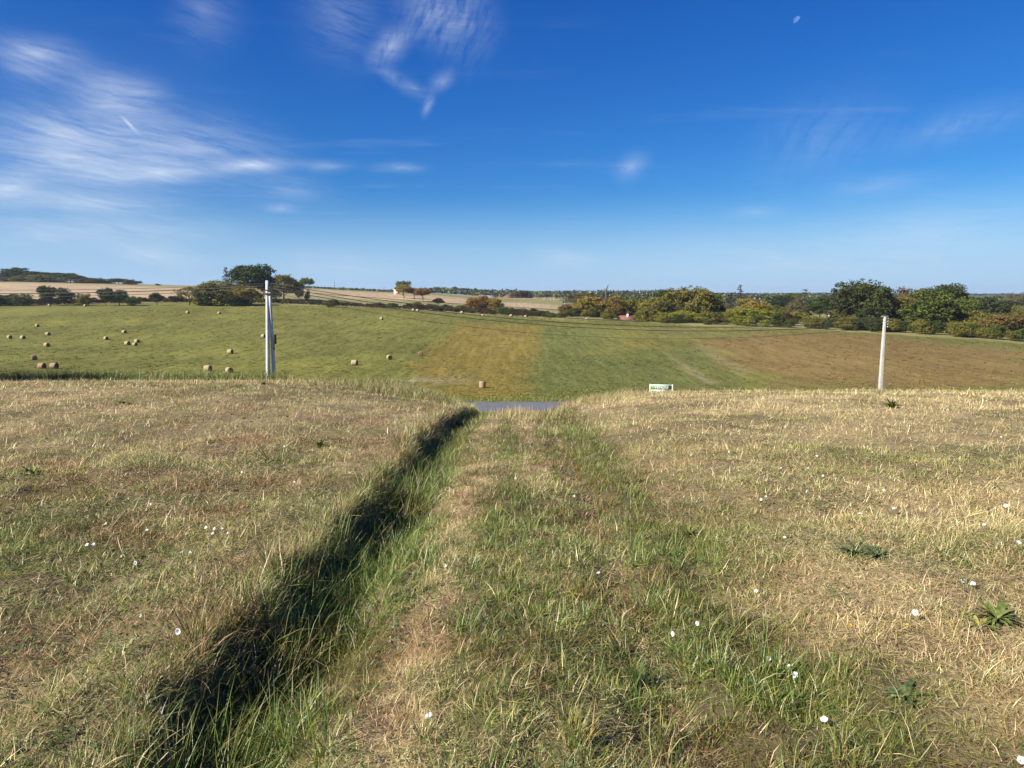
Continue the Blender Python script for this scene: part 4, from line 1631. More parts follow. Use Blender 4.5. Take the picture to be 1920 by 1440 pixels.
# village trees on the right
VIL = 'trees round the village'
for a in [
    (1092, 551, 60, 470, 'round', GREYG, 'pale grey-olive tree at the left end of the village trees'),
    (1064, 571, 30, 352, 'wide', (0.15, 0.095, 0.04), 'rusty brown tree at the left end of the tree belt'),
    (1078, 578, 18, 346, 'wide', DKGREEN, 'small dark green tree beside the rusty brown one'),
    (1106, 557, 62, 352, 'wide', GOLD, 'golden tree at the left of the tree belt'),
    (1150, 556, 56, 352, 'wide', (0.200, 0.150, 0.038), 'orange-gold tree above the house with white chimney'),
    (1185, 560, 44, 360, 'wide', OLIVE, 'olive tree right behind the house with white chimney'),
    (1226, 558, 60, 322, 'wide', OLIVE, 'yellow-olive tree left of the largest village tree'),
    (1246, 544, 30, 470, 'round', DKGREEN, 'dark round tree on the skyline left of the largest village tree'),
    (1297, 540, 90, 322, 'wide', (0.160, 0.150, 0.036), 'largest olive tree of the village belt'),
    (1290, 583, 62, 304, 'bush', YGREEN, 'bright green bushy tree at the foot of the largest village tree'),
    (1258, 592, 40, 302, 'bush', OLIVE, 'olive bush at the field edge under the largest village tree'),
    (1335, 549, 34, 440, 'round', GREEN, 'green domed tree behind the village belt'),
    (1346, 570, 44, 330, 'wide', BROWN, 'brownish tree right of the largest village tree'),
    (1352, 590, 24, 312, 'bush', DKGREEN, 'dark bush in the shade between bright trees'),
    (1388, 535, 26, 450, 'conifer', (0.06, 0.066, 0.045), 'tall grey conifer above the golden village trees'),
    (1371, 549, 16, 455, 'conifer', CONIF, 'small conifer left of the tall grey one'),
    (1412, 561, 64, 322, 'wide', GOLD, 'golden-topped tree under the tall grey conifer'),
    (1387, 578, 50, 306, 'wide', YGREEN, 'bright yellow-green tree, left one of three'),
    (1428, 581, 50, 306, 'wide', YGREEN, 'bright yellow-green tree, middle one of three'),
    (1456, 573, 38, 310, 'wide', (0.13, 0.14, 0.03), 'bright yellow-green tree, right one of three'),
    (1475, 587, 16, 304, 'tall', MAROON, 'small maroon-leaved tree in the village garden'),
    (1440, 557, 26, 420, 'conifer', CONIF, 'dark pine left of the domed garden trees'),
    (1462, 555, 30, 420, 'round', CONIF, 'dark round pine behind the yellow-green trees'),
    (1481, 550, 46, 440, 'round', GREEN, 'domed green tree on the village skyline'),
    (1509, 542, 26, 352, 'cedar', (0.07, 0.07, 0.05), 'gaunt thin conifer with bare upper branches'),
    (1496, 558, 42, 345, 'wide', GREYG, 'grey-green garden tree under the gaunt conifer'),
    (1540, 557, 42, 335, 'tall', DKGREEN, 'dark cypress-like tree left of the great dark oak'),
    (1490, 584, 46, 310, 'bush', OLIVE, 'olive garden tree right of the maroon one'),
    (1535, 597, 26, 288, 'bush', YGREEN, 'yellowish garden bush above the white tank'),
    (1617, 529, 98, 272, 'wide', (0.062, 0.078, 0.026), 'great dark oak behind the concrete pole'),
    (1578, 572, 34, 276, 'wide', BROWN, 'brownish tree at the left skirt of the great dark oak'),
    (1712, 540, 60, 330, 'sparse', (0.13, 0.10, 0.06), 'sparse brownish tree top between the great oaks'),
    (1697, 556, 80, 276, 'wide', (0.125, 0.112, 0.032), 'olive tree just right of the concrete pole'),
    (1775, 534, 64, 310, 'round', DKGREEN, 'dark domed tree top on the right skyline'),
    (1750, 546, 110, 266, 'wide', GREEN, 'broad green oak at the right edge of the field'),
    (1800, 560, 60, 270, 'wide', GREEN, 'green tree filling the right side of the broad oak'),
    (1852, 560, 84, 315, 'wide', (0.05, 0.068, 0.028), 'wide dark green tree near the right edge'),
    (1835, 584, 60, 256, 'wide', OLIVE, 'olive tree above the yellow bin'),
    (1893, 588, 70, 242, 'wide', (0.155, 0.122, 0.042), 'olive-brown tree at the right edge of the picture'),
    (1925, 575, 40, 250, 'wide', OLIVE, 'olive tree cut by the right edge of the picture'),
    (1902, 553, 34, 560, 'round', GREYG, 'distant grey tree on the far right skyline'),
]:
    tree(*a, group=VIL)
# shrubs under the village trees
SHRUB = 'shrubs along the field edge below the village'
gS = np.random.default_rng(77)
for u in np.arange(1060, 1935, 17):
    v = np.interp(u, [p[0] for p in HEDGE_PIX], [p[1] for p in HEDGE_PIX])
    px, py, _ = ray_ground(u + gS.uniform(-6, 6), v)
    py += gS.uniform(6, 22)
    px = px * py / (py - 13)
    if 1146 < u < 1206:
        continue
    col = [DKGREEN, GREEN, OLIVE, GREEN, OLIVE, YGREEN][gS.integers(0, 6)]
    hh = gS.uniform(2.6, 5.6)
    tree_at(px, py, hh, hh * gS.uniform(1.1, 1.6), 'bush', col, 'low shrub in the undergrowth left of the great dark oak' if u < 1570 else 'low shrub in the undergrowth below the right-hand oaks', 'bush', 'bush', SHRUB)
# low scrub of the hedge
LOW = 'low bushes of the field hedge'
for u in np.concatenate([np.arange(-30, 700, 7.5), np.arange(700, 1060, 8.5)]):
    v = np.interp(u, [p[0] for p in HEDGE_PIX], [p[1] for p in HEDGE_PIX])
    px, py, _ = ray_ground(u + gS.uniform(-2, 2), v)
    py += gS.uniform(1.5, 6)
    px = (u - 960) / F_PX * py
    tall = 1.0 if u < 480 else 0.85
    hh = gS.uniform(1.8, 4.0) * tall
    col = [DKGREEN, (0.075, 0.055, 0.030), (0.10, 0.070, 0.040), (0.06, 0.06, 0.028), GREEN][gS.integers(0, 5)]
    where = ('low scrubby bush in the hedge left of the big olive hedge tree' if u < 350 else 'low bush in the shade below the great dark oak' if u < 500 else
             'low brown bush in the hedge right of the twin pole' if u < 700 else 'low bush in the hedge below the golden slope trees' if u < 880 else
             'low bush in the hedge right of the three orange trees')
    tree_at(px, py, hh, hh * gS.uniform(1.2, 1.9), 'bush', col, where, 'bush', 'bush', LOW)

# trees left of the picture that throw the shadow on the crest
for i, (x, y, h, w) in enumerate(((-31.5, 20.4, 12.0, 4.4), (-28.6, 22.6, 8.2, 4.0), (-25.4, 25.6, 5.2, 3.2), (-36.0, 20.2, 11.0, 5.5), (-27.0, 24.4, 7.0, 3.0))):
    tree_at(x, y, h, w, 'wide', GREEN, 'roadside tree beyond the left edge of the picture', group='roadside trees beside the lawn')


def far_wood():
    """distant continuous woodland on the horizon"""
    g = np.random.default_rng(88)
    prof_u = [560, 640, 700, 740, 790, 850, 900, 950, 1000, 1100, 1200, 1232, 1260, 1330, 1450, 1600, 1750, 1880, 1930, 2100, 2400]
    prof_v = [549, 548, 545, 545, 538, 537, 540, 542, 544, 543, 543, 541, 544, 547, 549, 548, 549, 550, 547, 547, 547]
    Vs, col = [], []
    for row, yy in enumerate((1010, 1060, 1110, 880, 930, 640, 720)):
        for u in np.arange(560, 2300, 5.5):
            if row in (3, 4) and not 775 < u < 1300:
                continue
            if row in (5, 6) and u < 1085:
                continue
            uu = u + g.uniform(-3, 3)
            y = yy + g.uniform(-18, 18)
            if uu > 1560 and row < 3:
                y += 900
            v = np.interp(uu, prof_u, prof_v) + g.uniform(-0.6, 2.2) + (4.8, 2.4, 0, 11, 8, 9.0 + 4 * math.sin(uu / 60), 5.0 + 3 * math.sin(uu / 47 + 1))[row]
            p = at_depth(uu, v, y)
            z0 = ground_z(p[0], y)
            h = max(p[2] - z0, 5.0)
            w = y * 16.0 / F_PX * g.uniform(0.8, 1.3)
            n = 40
            d = g.normal(0, 1, (n, 3))
            d /= np.linalg.norm(d, axis=1)[:, None]
            d[:, 2] = np.abs(d[:, 2]) * 1.0 - 0.12
            r = g.uniform(0.75, 1.05, n)[:, None]
            C = np.array([p[0], y, z0 + h * 0.45]) + d * r * np.array([w * 0.5, w * 0.5, h * 0.55])
            Vs.append(leaf_cards(C, d, 3.0, g))
            base = [np.array(DKGREEN), np.array(GREEN) * 0.9, np.array(GREYG) * 0.8, np.array(CONIF)][g.integers(0, 4)]
            c = base * g.uniform(0.8, 1.3)
            cc = np.ones((n * 4, 4))
            cc[:, :3] = np.repeat(c[None] * g.uniform(0.7, 1.3, n)[:, None], 4, axis=0)
            col.append(cc)
    V = np.concatenate(Vs)
    n = len(V) // 4
    me = from_arrays('far_woodland', V, (np.arange(n) * 4)[:, None] + np.array([[0, 1, 2, 3]]))
    set_attr(me, 'col', 'FLOAT_COLOR', np.concatenate(col))
    add('far_woodland', me, M_BLADE, kind='stuff', label='continuous dark woodland along the horizon', category='woodland')


far_wood()

# bare dead tree
p = at_depth(1137, 533, 520)
z0 = ground_z(p[0], 520)
dead = thing('dead_tree', 'bare dark dead tree with leaning tip above the village woods', 'tree', (p[0], 520, z0))
H = p[2] - z0
mk('trunk', tube([(0, 0, 0), (0.15, 0, H * 0.4), (-0.1, 0, H * 0.62), (0.1, 0, H * 0.78), (0.9, 0, H * 0.9), (1.5, 0, H)], [0.75, 0.7, 0.62, 0.5, 0.32, 0.12], 8), M_BARK, dead, True)
mk('branch', tube([(0.1, 0, H * 0.76), (-1.2, 0.2, H * 0.80), (-2.6, 0.1, H * 0.81)], [0.3, 0.2, 0.06], 6), M_BARK, dead, True)
mk('branch', tube([(-0.1, 0, H * 0.6), (1.0, 0.3, H * 0.66), (1.9, 0.2, H * 0.72)], [0.28, 0.18, 0.05], 6), M_BARK, dead, True)


# ------------------------------------------------------------------ houses
def house(name, label, x, y, zbase, w, d, h, rh, rz, wall, roof, hip=False, chimney=None, windows=(), over=0.35, cat='house'):
    """walls, pitched roof (ridge along local x), windows on the front (-y) side"""
    o = thing(name, label, cat, (x, y, zbase), rz)
    mk('wall', box(-w / 2, w / 2, -d / 2, d / 2, -1.0, h), wall, o)
    a, b = w / 2 + over, d / 2 + over
    if hip:
        r = max(w / 2 - d / 2, 0.3)
        V = np.array([(-a, -b, h), (a, -b, h), (a, b, h), (-a, b, h), (-r, 0, h + rh), (r, 0, h + rh)], float)
        V = np.vstack([V, V[:4] - [0, 0, 0.18]])
        Q = np.array([[0, 1, 5, 4], [2, 3, 4, 5], [6, 7, 1, 0], [7, 8, 2, 1], [8, 9, 3, 2], [9, 6, 0, 3], [9, 8, 7, 6]])
        T = np.array([[1, 2, 5], [3, 0, 4]])
        rf = mk('roof', (V, Q, T), roof, o)
    else:
        mk('gable', (np.array([(-w / 2, -d / 2, h - 0.01), (-w / 2, d / 2, h - 0.01), (-w / 2, 0, h + rh * 0.93), (w / 2, -d / 2, h - 0.01), (w / 2, d / 2, h - 0.01), (w / 2, 0, h + rh * 0.93)]),
                     np.zeros((0, 4), int), np.array([[0, 2, 1], [3, 4, 5]])), wall, o)
        t = 0.16
        V = np.array([(-a, -b, h - 0.12), (a, -b, h - 0.12), (a, 0, h + rh), (-a, 0, h + rh), (a, b, h - 0.12), (-a, b, h - 0.12)], float)
        V = np.vstack([V, V + [0, 0, t]])
        Q = np.array([[0, 3, 2, 1], [3, 5, 4, 2], [6, 7, 8, 9], [9, 8, 10, 11], [0, 1, 7, 6], [5, 11, 10, 4], [1, 2, 8, 7], [2, 4, 10, 8], [0, 6, 9, 3], [3, 9, 11, 5]])
        rf = mk('roof', (V, Q, np.zeros((0, 3), int)), roof, o)
    if chimney is not None:
        cx, cy, cw, ch, cm = chimney
        mk('chimney', box(cx - cw / 2, cx + cw / 2, cy - cw / 2, cy + cw / 2, h + rh * 0.2, h + rh + ch), cm, rf)
    for (wx, wz, ww, wh) in windows:
        f = mk('window', box(wx - ww / 2 - 0.08, wx + ww / 2 + 0.08, -d / 2 - 0.05, -d / 2 + 0.05, wz - 0.08, wz + wh + 0.08), M_WHITE, o)
        mk('pane', box(wx - ww / 2, wx + ww / 2, -d / 2 - 0.06, -d / 2 - 0.052, wz, wz + wh), M_GLASS, f)
    return o


def house_px(name, label, u, vtop, y, wpx, d, h, rh, rz, wall, roof, **kw):
    p = at_depth(u, vtop, y)
    return house(name, label, p[0], y, p[2] - h - rh, wpx * y / F_PX, d, h, rh, rz, wall, roof, **kw)


house_px('house', 'low house with dark red gable roof and white chimney at the field edge', 1176, 592, 330, 26, 7.5, 2.2, 1.7, R(-28), M_CREAM, M_TILE,
         chimney=(0.7, -1.2, 0.75, 0.9, M_WHITE), windows=((-1.5, 0.9, 1.0, 1.0),))
house_px('tower_house', 'small cream tower house under a flat tiled roof on the hill', 744, 539, 590, 11, 5.0, 4.8, 0.7, R(12), M_CREAM, M_TILE2, hip=True, windows=((-0.6, 2.6, 0.8, 1.1), (0.9, 0.4, 0.9, 1.8)))
house_px('farmhouse', 'white farmhouse with steep red roof below the horizon wood', 952, 552, 770, 17, 8.0, 2.8, 3.6, R(14), M_WALLW, M_TILE, hip=True, windows=((-2.2, 0.8, 1.0, 1.3), (1.6, 0.8, 1.0, 1.3)))
house_px('bungalow', 'long low house with faded red hipped roof beyond the pasture', 1006, 560, 690, 23, 9.0, 1.5, 2.4, R(5), M_CREAM, M_TILE2, hip=True)
house_px('barn', 'grey-roofed barn behind the three orange trees', 916, 554, 740, 26, 12.0, 2.0, 2.2, R(8), M_CREAM, M_SHEET, cat='barn')
house_px('farm_building', 'farm building with orange roof among the hilltop trees', 551, 530, 445, 26, 8.0, 3.6, 2.2, R(-15), M_CREAM, M_TILE2, windows=((-2, 1.2, 1.0, 1.2), (1.5, 1.2, 1.0, 1.2)))
house_px('house', 'house with pink-red roof behind the golden village trees', 1411, 564, 380, 16, 7.0, 3.0, 2.0, R(10), M_CREAM, M_TILE2)
house_px('house', 'cream house half hidden left of the great dark oak', 1562, 583, 300, 14, 6.0, 4.0, 1.8, R(-10), M_CREAM, M_TILE2, windows=((0.4, 0.6, 0.9, 1.2),))

# small things by the village hedge
p = at_depth(1517, 604, 276)
tk = thing('tank', 'small white tank standing by the village hedge', 'tank', (p[0], 276, p[2] - 1.0))
th = np.linspace(-0.85, 0.85, 9)
mk('body', tube([(t, 0, 0.62) for t in th], 0.42 * np.sqrt(np.clip(1 - (np.abs(th) / 0.9) ** 6, 0.1, 1)), 14), M_WHITE, tk, True)
mk('cradle', join(box(-0.55, -0.35, -0.3, 0.3, -0.6, 0.34), box(0.35, 0.55, -0.3, 0.3, -0.6, 0.34)), M_CONC, tk)
M_YEL = plain('yellow_plastic', (0.72, 0.36, 0.035), 0.5, 0.08, 2.0)
p = at_depth(1862, 640, 238)
yb = thing('container', 'yellow container with lid under the right-hand trees', 'container', (p[0], 238, ground_z(p[0], 238)), R(15))
mk('body', (np.array([(-0.6, -0.5, 0.12), (0.6, -0.5, 0.12), (0.6, 0.5, 0.12), (-0.6, 0.5, 0.12), (-0.75, -0.62, 1.25), (0.75, -0.62, 1.25), (0.75, 0.62, 1.25), (-0.75, 0.62, 1.25)]),
            np.array([[3, 2, 1, 0], [4, 5, 6, 7], [0, 1, 5, 4], [1, 2, 6, 5], [2, 3, 7, 6], [3, 0, 4, 7]]), np.zeros((0, 3), int)), M_YEL, yb, bevel=0.04)
mk('lid', box(-0.8, 0.8, -0.67, 0.67, 1.27, 1.55), M_YEL, yb, bevel=0.06)
for sx in (-0.5, 0.5):
    mk('wheel', tube([(sx - 0.06, 0.45, 0.1), (sx + 0.06, 0.45, 0.1)], 0.12, 10), M_DARK, yb)

# ------------------------------------------------------------------ poles and wires
def pole_line(t, m, y):
    """foot and top of a post from two pixels on its axis"""
    T, M = at_depth(t[0], t[1], y), at_depth(m[0], m[1], y)
    z = ground_z(M[0], y)
    k = (T[2] - z) / (T[2] - M[2])
    return T + (M - T) * k, T


PLY = 49.6
foot, ptop = pole_line((501.0, 526), (502.5, 712), PLY)
PLX, pz = foot[0], foot[2]
pl = thing('utility_pole', 'pale twin utility pole with raking strut left of the track', 'utility pole', (PLX, PLY, pz))
tx, tz = ptop[0] - PLX, ptop[2] - pz
zz = np.linspace(-0.3, tz, 9)
mk('pole', tube([(tx * z / tz, 0, z) for z in zz], np.linspace(0.155, 0.11, 9), 16), M_CONC, pl, True)
sfoot, stop_ = pole_line((505.5, 548), (511.5, 712), PLY)
sx, s1 = sfoot[0] - PLX, stop_[0] - PLX
sh = stop_[2] - sfoot[2]
mk('strut', tube([(sx + (s1 - sx) * z / sh, 0.42 * (1 - max(z, 0) / sh), z) for z in np.linspace(-0.3, sh, 9)], np.linspace(0.14, 0.10, 9), 16), M_CONC, pl, True)
mk('clamp', join(box(tx - 0.17, tx + 0.46, -0.17, 0.17, tz - 0.98, tz - 0.88), box(tx - 0.14, tx + 0.44, -0.15, 0.15, tz - 0.70, tz - 0.64)), M_DARK, pl, bevel=0.01)
bz = at_depth(510, 637, PLY)[2] - pz
bx_ = sx + (s1 - sx) * bz / sh
jb = mk('junction_box', box(bx_ + 0.10, bx_ + 0.28, -0.05, 0.28, bz - 0.32, bz + 0.36), M_DARK, pl, bevel=0.015)
mk('conduit', tube([(bx_ + 0.16, 0.1, bz - 0.3), (bx_ + 0.15, 0.1, bz - 0.75)], 0.035, 8), M_DARK, jb)
INS_L = []
for i, v in enumerate((533, 537.5, 542)):
    q = at_depth(503, v, PLY)
    z = q[2] - pz
    ins = mk('insulator', join(tube([(tx + 0.08, -0.02, z), (tx + 0.30, -0.02, z)], 0.022, 8), tube([(tx + 0.30, -0.02, z - 0.07), (tx + 0.30, -0.02, z - 0.02), (tx + 0.30, -0.02, z + 0.07)], [0.05, 0.065, 0.03], 10)), M_DARK, pl)
    INS_L.append(np.array([PLX + tx + 0.30, PLY - 0.02, q[2] + 0.07]))

PRY = 49.2
foot, ptop = pole_line((1659, 594), (1650.5, 731), PRY)
PRX, pz = foot[0], foot[2]
pr = thing('utility_pole', 'tapered square concrete utility pole on the right before the brown field', 'utility pole', (PRX, PRY, pz), 0)
tx, tz = ptop[0] - PRX, ptop[2] - pz


def square_pole(w0, w1, d0, d1, h, lean):
    V = []
    for z, w, d in ((-0.4, w0, d0), (h, w1, d1)):
        c = lean * max(z, 0) / h
        V += [(c - w / 2, -d / 2, z), (c + w / 2, -d / 2, z), (c + w / 2, d / 2, z), (c - w / 2, d / 2, z)]
    Q = [[3, 2, 1, 0], [4, 5, 6, 7], [0, 1, 5, 4], [1, 2, 6, 5], [2, 3, 7, 6], [3, 0, 4, 7]]
    return np.array(V), np.array(Q), np.zeros((0, 3), int)


mk('pole', square_pole(0.29, 0.16, 0.26, 0.14, tz, tx), M_CONCW, pr, bevel=0.02)
mk('crossarm', box(tx - 0.22, tx + 0.22, -0.05, 0.05, tz + 0.0, tz + 0.07), M_STEEL, pr, bevel=0.008)
INS_R = []
for i, v in enumerate((597, 602.5, 608, 613)):
    q = at_depth(1662, v, PRY)
    z = q[2] - pz
    k = tx * z / tz
    mk('insulator', join(tube([(k + 0.05, 0, z), (k + 0.24, 0, z)], 0.018, 8), tube([(k + 0.24, 0, z - 0.05), (k + 0.24, 0, z), (k + 0.24, 0, z + 0.07)], [0.03, 0.042, 0.02], 10)), M_STEEL, pr)
    INS_R.append(np.array([PRX + k + 0.24, PRY, q[2] + 0.05]))
mk('step_bolt', tube([(tx * 0.36 + 0.12, -0.1, tz * 0.36), (tx * 0.36 + 0.2, -0.16, tz * 0.36)], 0.02, 6), M_DARK, pr)

# a further pole of the same line, left of the picture
PFX, PFY = -62.0, 52.5
pz = ground_z(PFX, PFY)
pf = thing('utility_pole', 'next utility pole of the line beyond the left edge', 'utility pole', (PFX, PFY, pz))
mk('pole', tube([(0, 0, z) for z in np.linspace(-0.3, 8.2, 5)], np.linspace(0.16, 0.11, 5), 14), M_CONC, pf, True)
mk('crossarm', box(-0.3, 0.3, -0.05, 0.05, 8.0, 8.08), M_STEEL, pf)


def wire(label, a, b, sag, r=0.02, n=40):
    t = np.linspace(0, 1, n)
    P = a[None] * (1 - t)[:, None] + b[None] * t[:, None]
    P[:, 2] -= sag * 4 * t * (1 - t)
    o = mk('power_line', tube(P, r, 6), M_WIRE, None, True)
    return tag(o, label, 'wire', 'overhead wires along the road')


wire('uppermost overhead wire between the two poles, nearly straight', INS_L[2] + [0, 0, -0.1], INS_R[1], 0.40, 0.019)
wire('second overhead wire between the two poles', INS_L[0], INS_R[0], 1.28, 0.026)
wire('third overhead wire between the two poles', INS_L[1], INS_R[1] + [0, 0.02, 0], 1.43, 0.026)
wire('fourth overhead wire between the two poles', INS_L[2], INS_R[2], 1.52, 0.026)
wire('thin lowest sagging wire between the two poles', INS_L[2] + [0, 0, -0.3], INS_R[3], 1.9, 0.013)
for i, v in enumerate((541, 548.5, 556.5)):
    e = at_depth(-245, v - 1.0, PFY)
    wire(['top', 'middle thick', 'bottom'][i] + ' wire leaving the twin pole to the left', INS_L[i], e, 0.30, (0.016, 0.034, 0.018)[i])

# distant thin poles
for (u, v, y, hh, lab) in ((627, 527, 690, None, 'thin dark mast on the bare left skyline'), (720, 538, 720, None, 'thin post on the skyline left of the tower house'),
                           (1020, 559, 640, 8, 'white post, left of three in the far pasture'), (1032.5, 559, 640, 8, 'white post, middle of three in the far pasture'),
                           (1038.5, 558, 640, 9, 'white post, right of three in the far pasture'), (1059, 562, 500, 7.5, 'pale pole beside the rusty brown tree')):
    p = at_depth(u, v, y)
    z0 = ground_z(p[0], y)
    t = thing('distant_pole', lab, 'pole', (p[0], y, z0), 0, 'distant poles')
    H = p[2] - z0
    pale = hh is not None
    mk('shaft', tube([(0, 0, -0.3), (0, 0, H * 0.5), (0, 0, H)], [0.26, 0.22, 0.16] if pale else [0.22, 0.18, 0.12], 8), M_CONC if pale else M_BARK, t, True)
    mk('crossarm', box(-0.6, 0.6, -0.06, 0.06, H - 0.5, H - 0.38), M_STEEL if pale else M_BARK, t)

# ------------------------------------------------------------------ sign
sy = 29.0
while True:
    p0, p1 = at_depth(1219, 721, sy), at_depth(1261, 721.5, sy)
    gz = ground_z((p0[0] + p1[0]) / 2, sy)
    if p0[2] - gz > 1.0 or sy > 36:
        break
    sy += 0.1
sw = p1[0] - p0[0]
sg = thing('sign', 'white real-estate sign with green VENDU band rising over the lawn edge', 'sign', ((p0[0] + p1[0]) / 2, sy, gz))
stop = p0[2] - gz
M_SGREEN = plain('sign_green', (0.05, 0.30, 0.07), 0.5, 0.05, 4.0)
M_SRED = plain('sign_red', (0.55, 0.05, 0.04), 0.5, 0.05, 4.0)
M_POSTW = plain('pale_wood', (0.74, 0.64, 0.50), 0.7, 0.08, 6.0)
for s_, dz in ((-1, 0.03), (1, 0.0)):
    mk('post', box(s_ * sw / 2 - 0.025, s_ * sw / 2 + 0.025, -0.022, 0.022, -0.3, stop + dz), M_POSTW, sg)
pn = mk('panel', box(-sw / 2 + 0.028, sw / 2 - 0.028, -0.01, 0.01, stop - 0.66, stop - 0.005), M_WHITE, sg)
gb = mk('band', box(-sw / 2 + 0.034, sw / 2 - 0.034, -0.017, -0.0125, stop - 0.235, stop - 0.040), M_SGREEN, pn)
for rz_ in (0.30, 0.34):
    mk('stripe', box(-sw / 2 + 0.08, -sw / 2 + 0.30, -0.017, -0.0125, stop - rz_ - 0.02, stop - rz_), M_SRED, pn)
cu = bpy.data.curves.new('lettering', 'FONT')
cu.body = 'VENDU'
cu.align_x = 'CENTER'
cu.align_y = 'CENTER'
cu.size = 0.185
cu.space_character = 1.12
cu.offset = 0.006
cu.extrude = 0.002
tmp = bpy.data.objects.new('tmp_text', cu)
COL.objects.link(tmp)
bpy.context.view_layer.update()
tme = bpy.data.meshes.new_from_object(tmp.evaluated_get(bpy.context.evaluated_depsgraph_get()))
bpy.data.objects.remove(tmp)
tme.name = 'lettering'
tme.materials.clear()
lt = add('lettering', tme, M_WHITE, pn)
lt.rotation_euler = (math.pi / 2, 0, 0)
lt.location = (0, -0.0205, stop - 0.1375)

# ------------------------------------------------------------------ hay bales
def bale_mesh(seed, rad=0.66, length=1.2):
    g = np.random.default_rng(seed)
    ns, nl = 28, 7
    xs = np.linspace(-length / 2, length / 2, nl)
    V = []
    for i, x in enumerate(xs):
        e = 1 - 0.06 * (abs(x) / (length / 2)) ** 6
        for k in range(ns):
            a = 2 * math.pi * k / ns
            r = rad * e * (1 + 0.015 * math.sin(3 * a + seed) + g.normal(0, 0.008))
            z = r * math.sin(a)
            z = max(z, -rad * 0.90)
            V.append((x, r * math.cos(a) * 1.02, z + rad * 0.9))
    rings = np.arange(ns * nl).reshape(nl, ns)
    Q = []
    for i in range(nl - 1):
        for k in range(ns):
            j = (k + 1) % ns
            Q.append((rings[i, k], rings[i, j], rings[i + 1, j], rings[i + 1, k]))
    T = []
    endq = []
    for side, ring in ((-1, rings[0]), (1, rings[-1])):
        prev = list(ring)
        for fr, dx in ((0.66, 0.015), (0.33, 0.0)):
            cur = []
            for k in range(ns):
                v = V[ring[k]]
                V.append((v[0] + side * (dx + g.normal(0, 0.008)), v[1] * fr, (v[2] - rad * 0.9) * fr + rad * 0.9))
                cur.append(len(V) - 1)
            for k in range(ns):
                j = (k + 1) % ns
                q = (prev[k], cur[k], cur[j], prev[j])
                endq.append(q if side < 0 else q[::-1])
            prev = cur
        V.append((V[ring[0]][0] + side * -0.01, 0, rad * 0.9))
        for k in range(ns):
            j = (k + 1) % ns
            t = (prev[k], len(V) - 1, prev[j])
            T.append(t if side < 0 else t[::-1])
    nq = len(Q)
    me = from_arrays('hay_bale', np.array(V), np.array(Q + endq), np.array(T))
    mi = np.zeros(len(me.polygons), np.int32)
    mi[nq:] = 1
    return me, mi


def bale_material(name, ring):
    m = bpy.data.materials.new(name)
    m.use_nodes = True
    g = NT(m.node_tree)
    bs = g.n['Principled BSDF']
    t = g.new('ShaderNodeTexCoord')
    mp = g.new('ShaderNodeMapping')
    g.l.new(t.outputs['Object'], mp.inputs[0])
    mp.inputs['Scale'].default_value = (7.0, 2.0, 2.0) if not ring else (3, 3, 3)
    n = g.noise(mp.outputs[0], 3.0, 5, 0.7)
    if ring:
        sp = g.new('ShaderNodeSeparateXYZ')
        g.l.new(t.outputs['Object'], sp.inputs[0])
        zc = g.math('SUBTRACT', sp.outputs[2], 0.594)
        rr = g.math('SQRT', g.math('ADD', g.math('MULTIPLY', sp.outputs[1], sp.outputs[1]), g.math('MULTIPLY', zc, zc)))
        wv = g.math('SINE', g.math('ADD', g.math('MULTIPLY', rr, 55.0), g.math('MULTIPLY', n, 5.0)))
        n = g.math('ADD', g.math('MULTIPLY', wv, 0.12), n)
        c = g.ramp(n, [(0.3, (0.13, 0.09, 0.05)), (0.7, (0.27, 0.195, 0.11))])
    else:
        c = g.ramp(n, [(0.3, (0.25, 0.195, 0.112)), (0.7, (0.46, 0.385, 0.24))])
    oc = g.new('ShaderNodeObjectInfo')
    c = g.mix(1.0, c, oc.outputs['Color'], 'MULTIPLY')
    g.l.new(c, bs.inputs['Base Color'])
    bs.inputs['Roughness'].default_value = 0.95
    bs.inputs['Specular IOR Level'].default_value = 0.05
    bp = g.new('ShaderNodeBump')
    bp.inputs['Strength'].default_value = 0.7
    bp.inputs['Distance'].default_value = 0.05
    g.l.new(n, bp.inputs['Height'])
    g.l.new(bp.outputs[0], bs.inputs['Normal'])
    return m


MB1, MB2 = bale_material('bale_side', False), bale_material('bale_end', True)
BALES = []
for s_ in range(4):
    me, mi = bale_mesh(900 + s_)
    me.materials.append(MB1)
    me.materials.append(MB2)
    me.polygons.foreach_set('material_index', mi)
    shade_smooth(me)
    BALES.append(me)

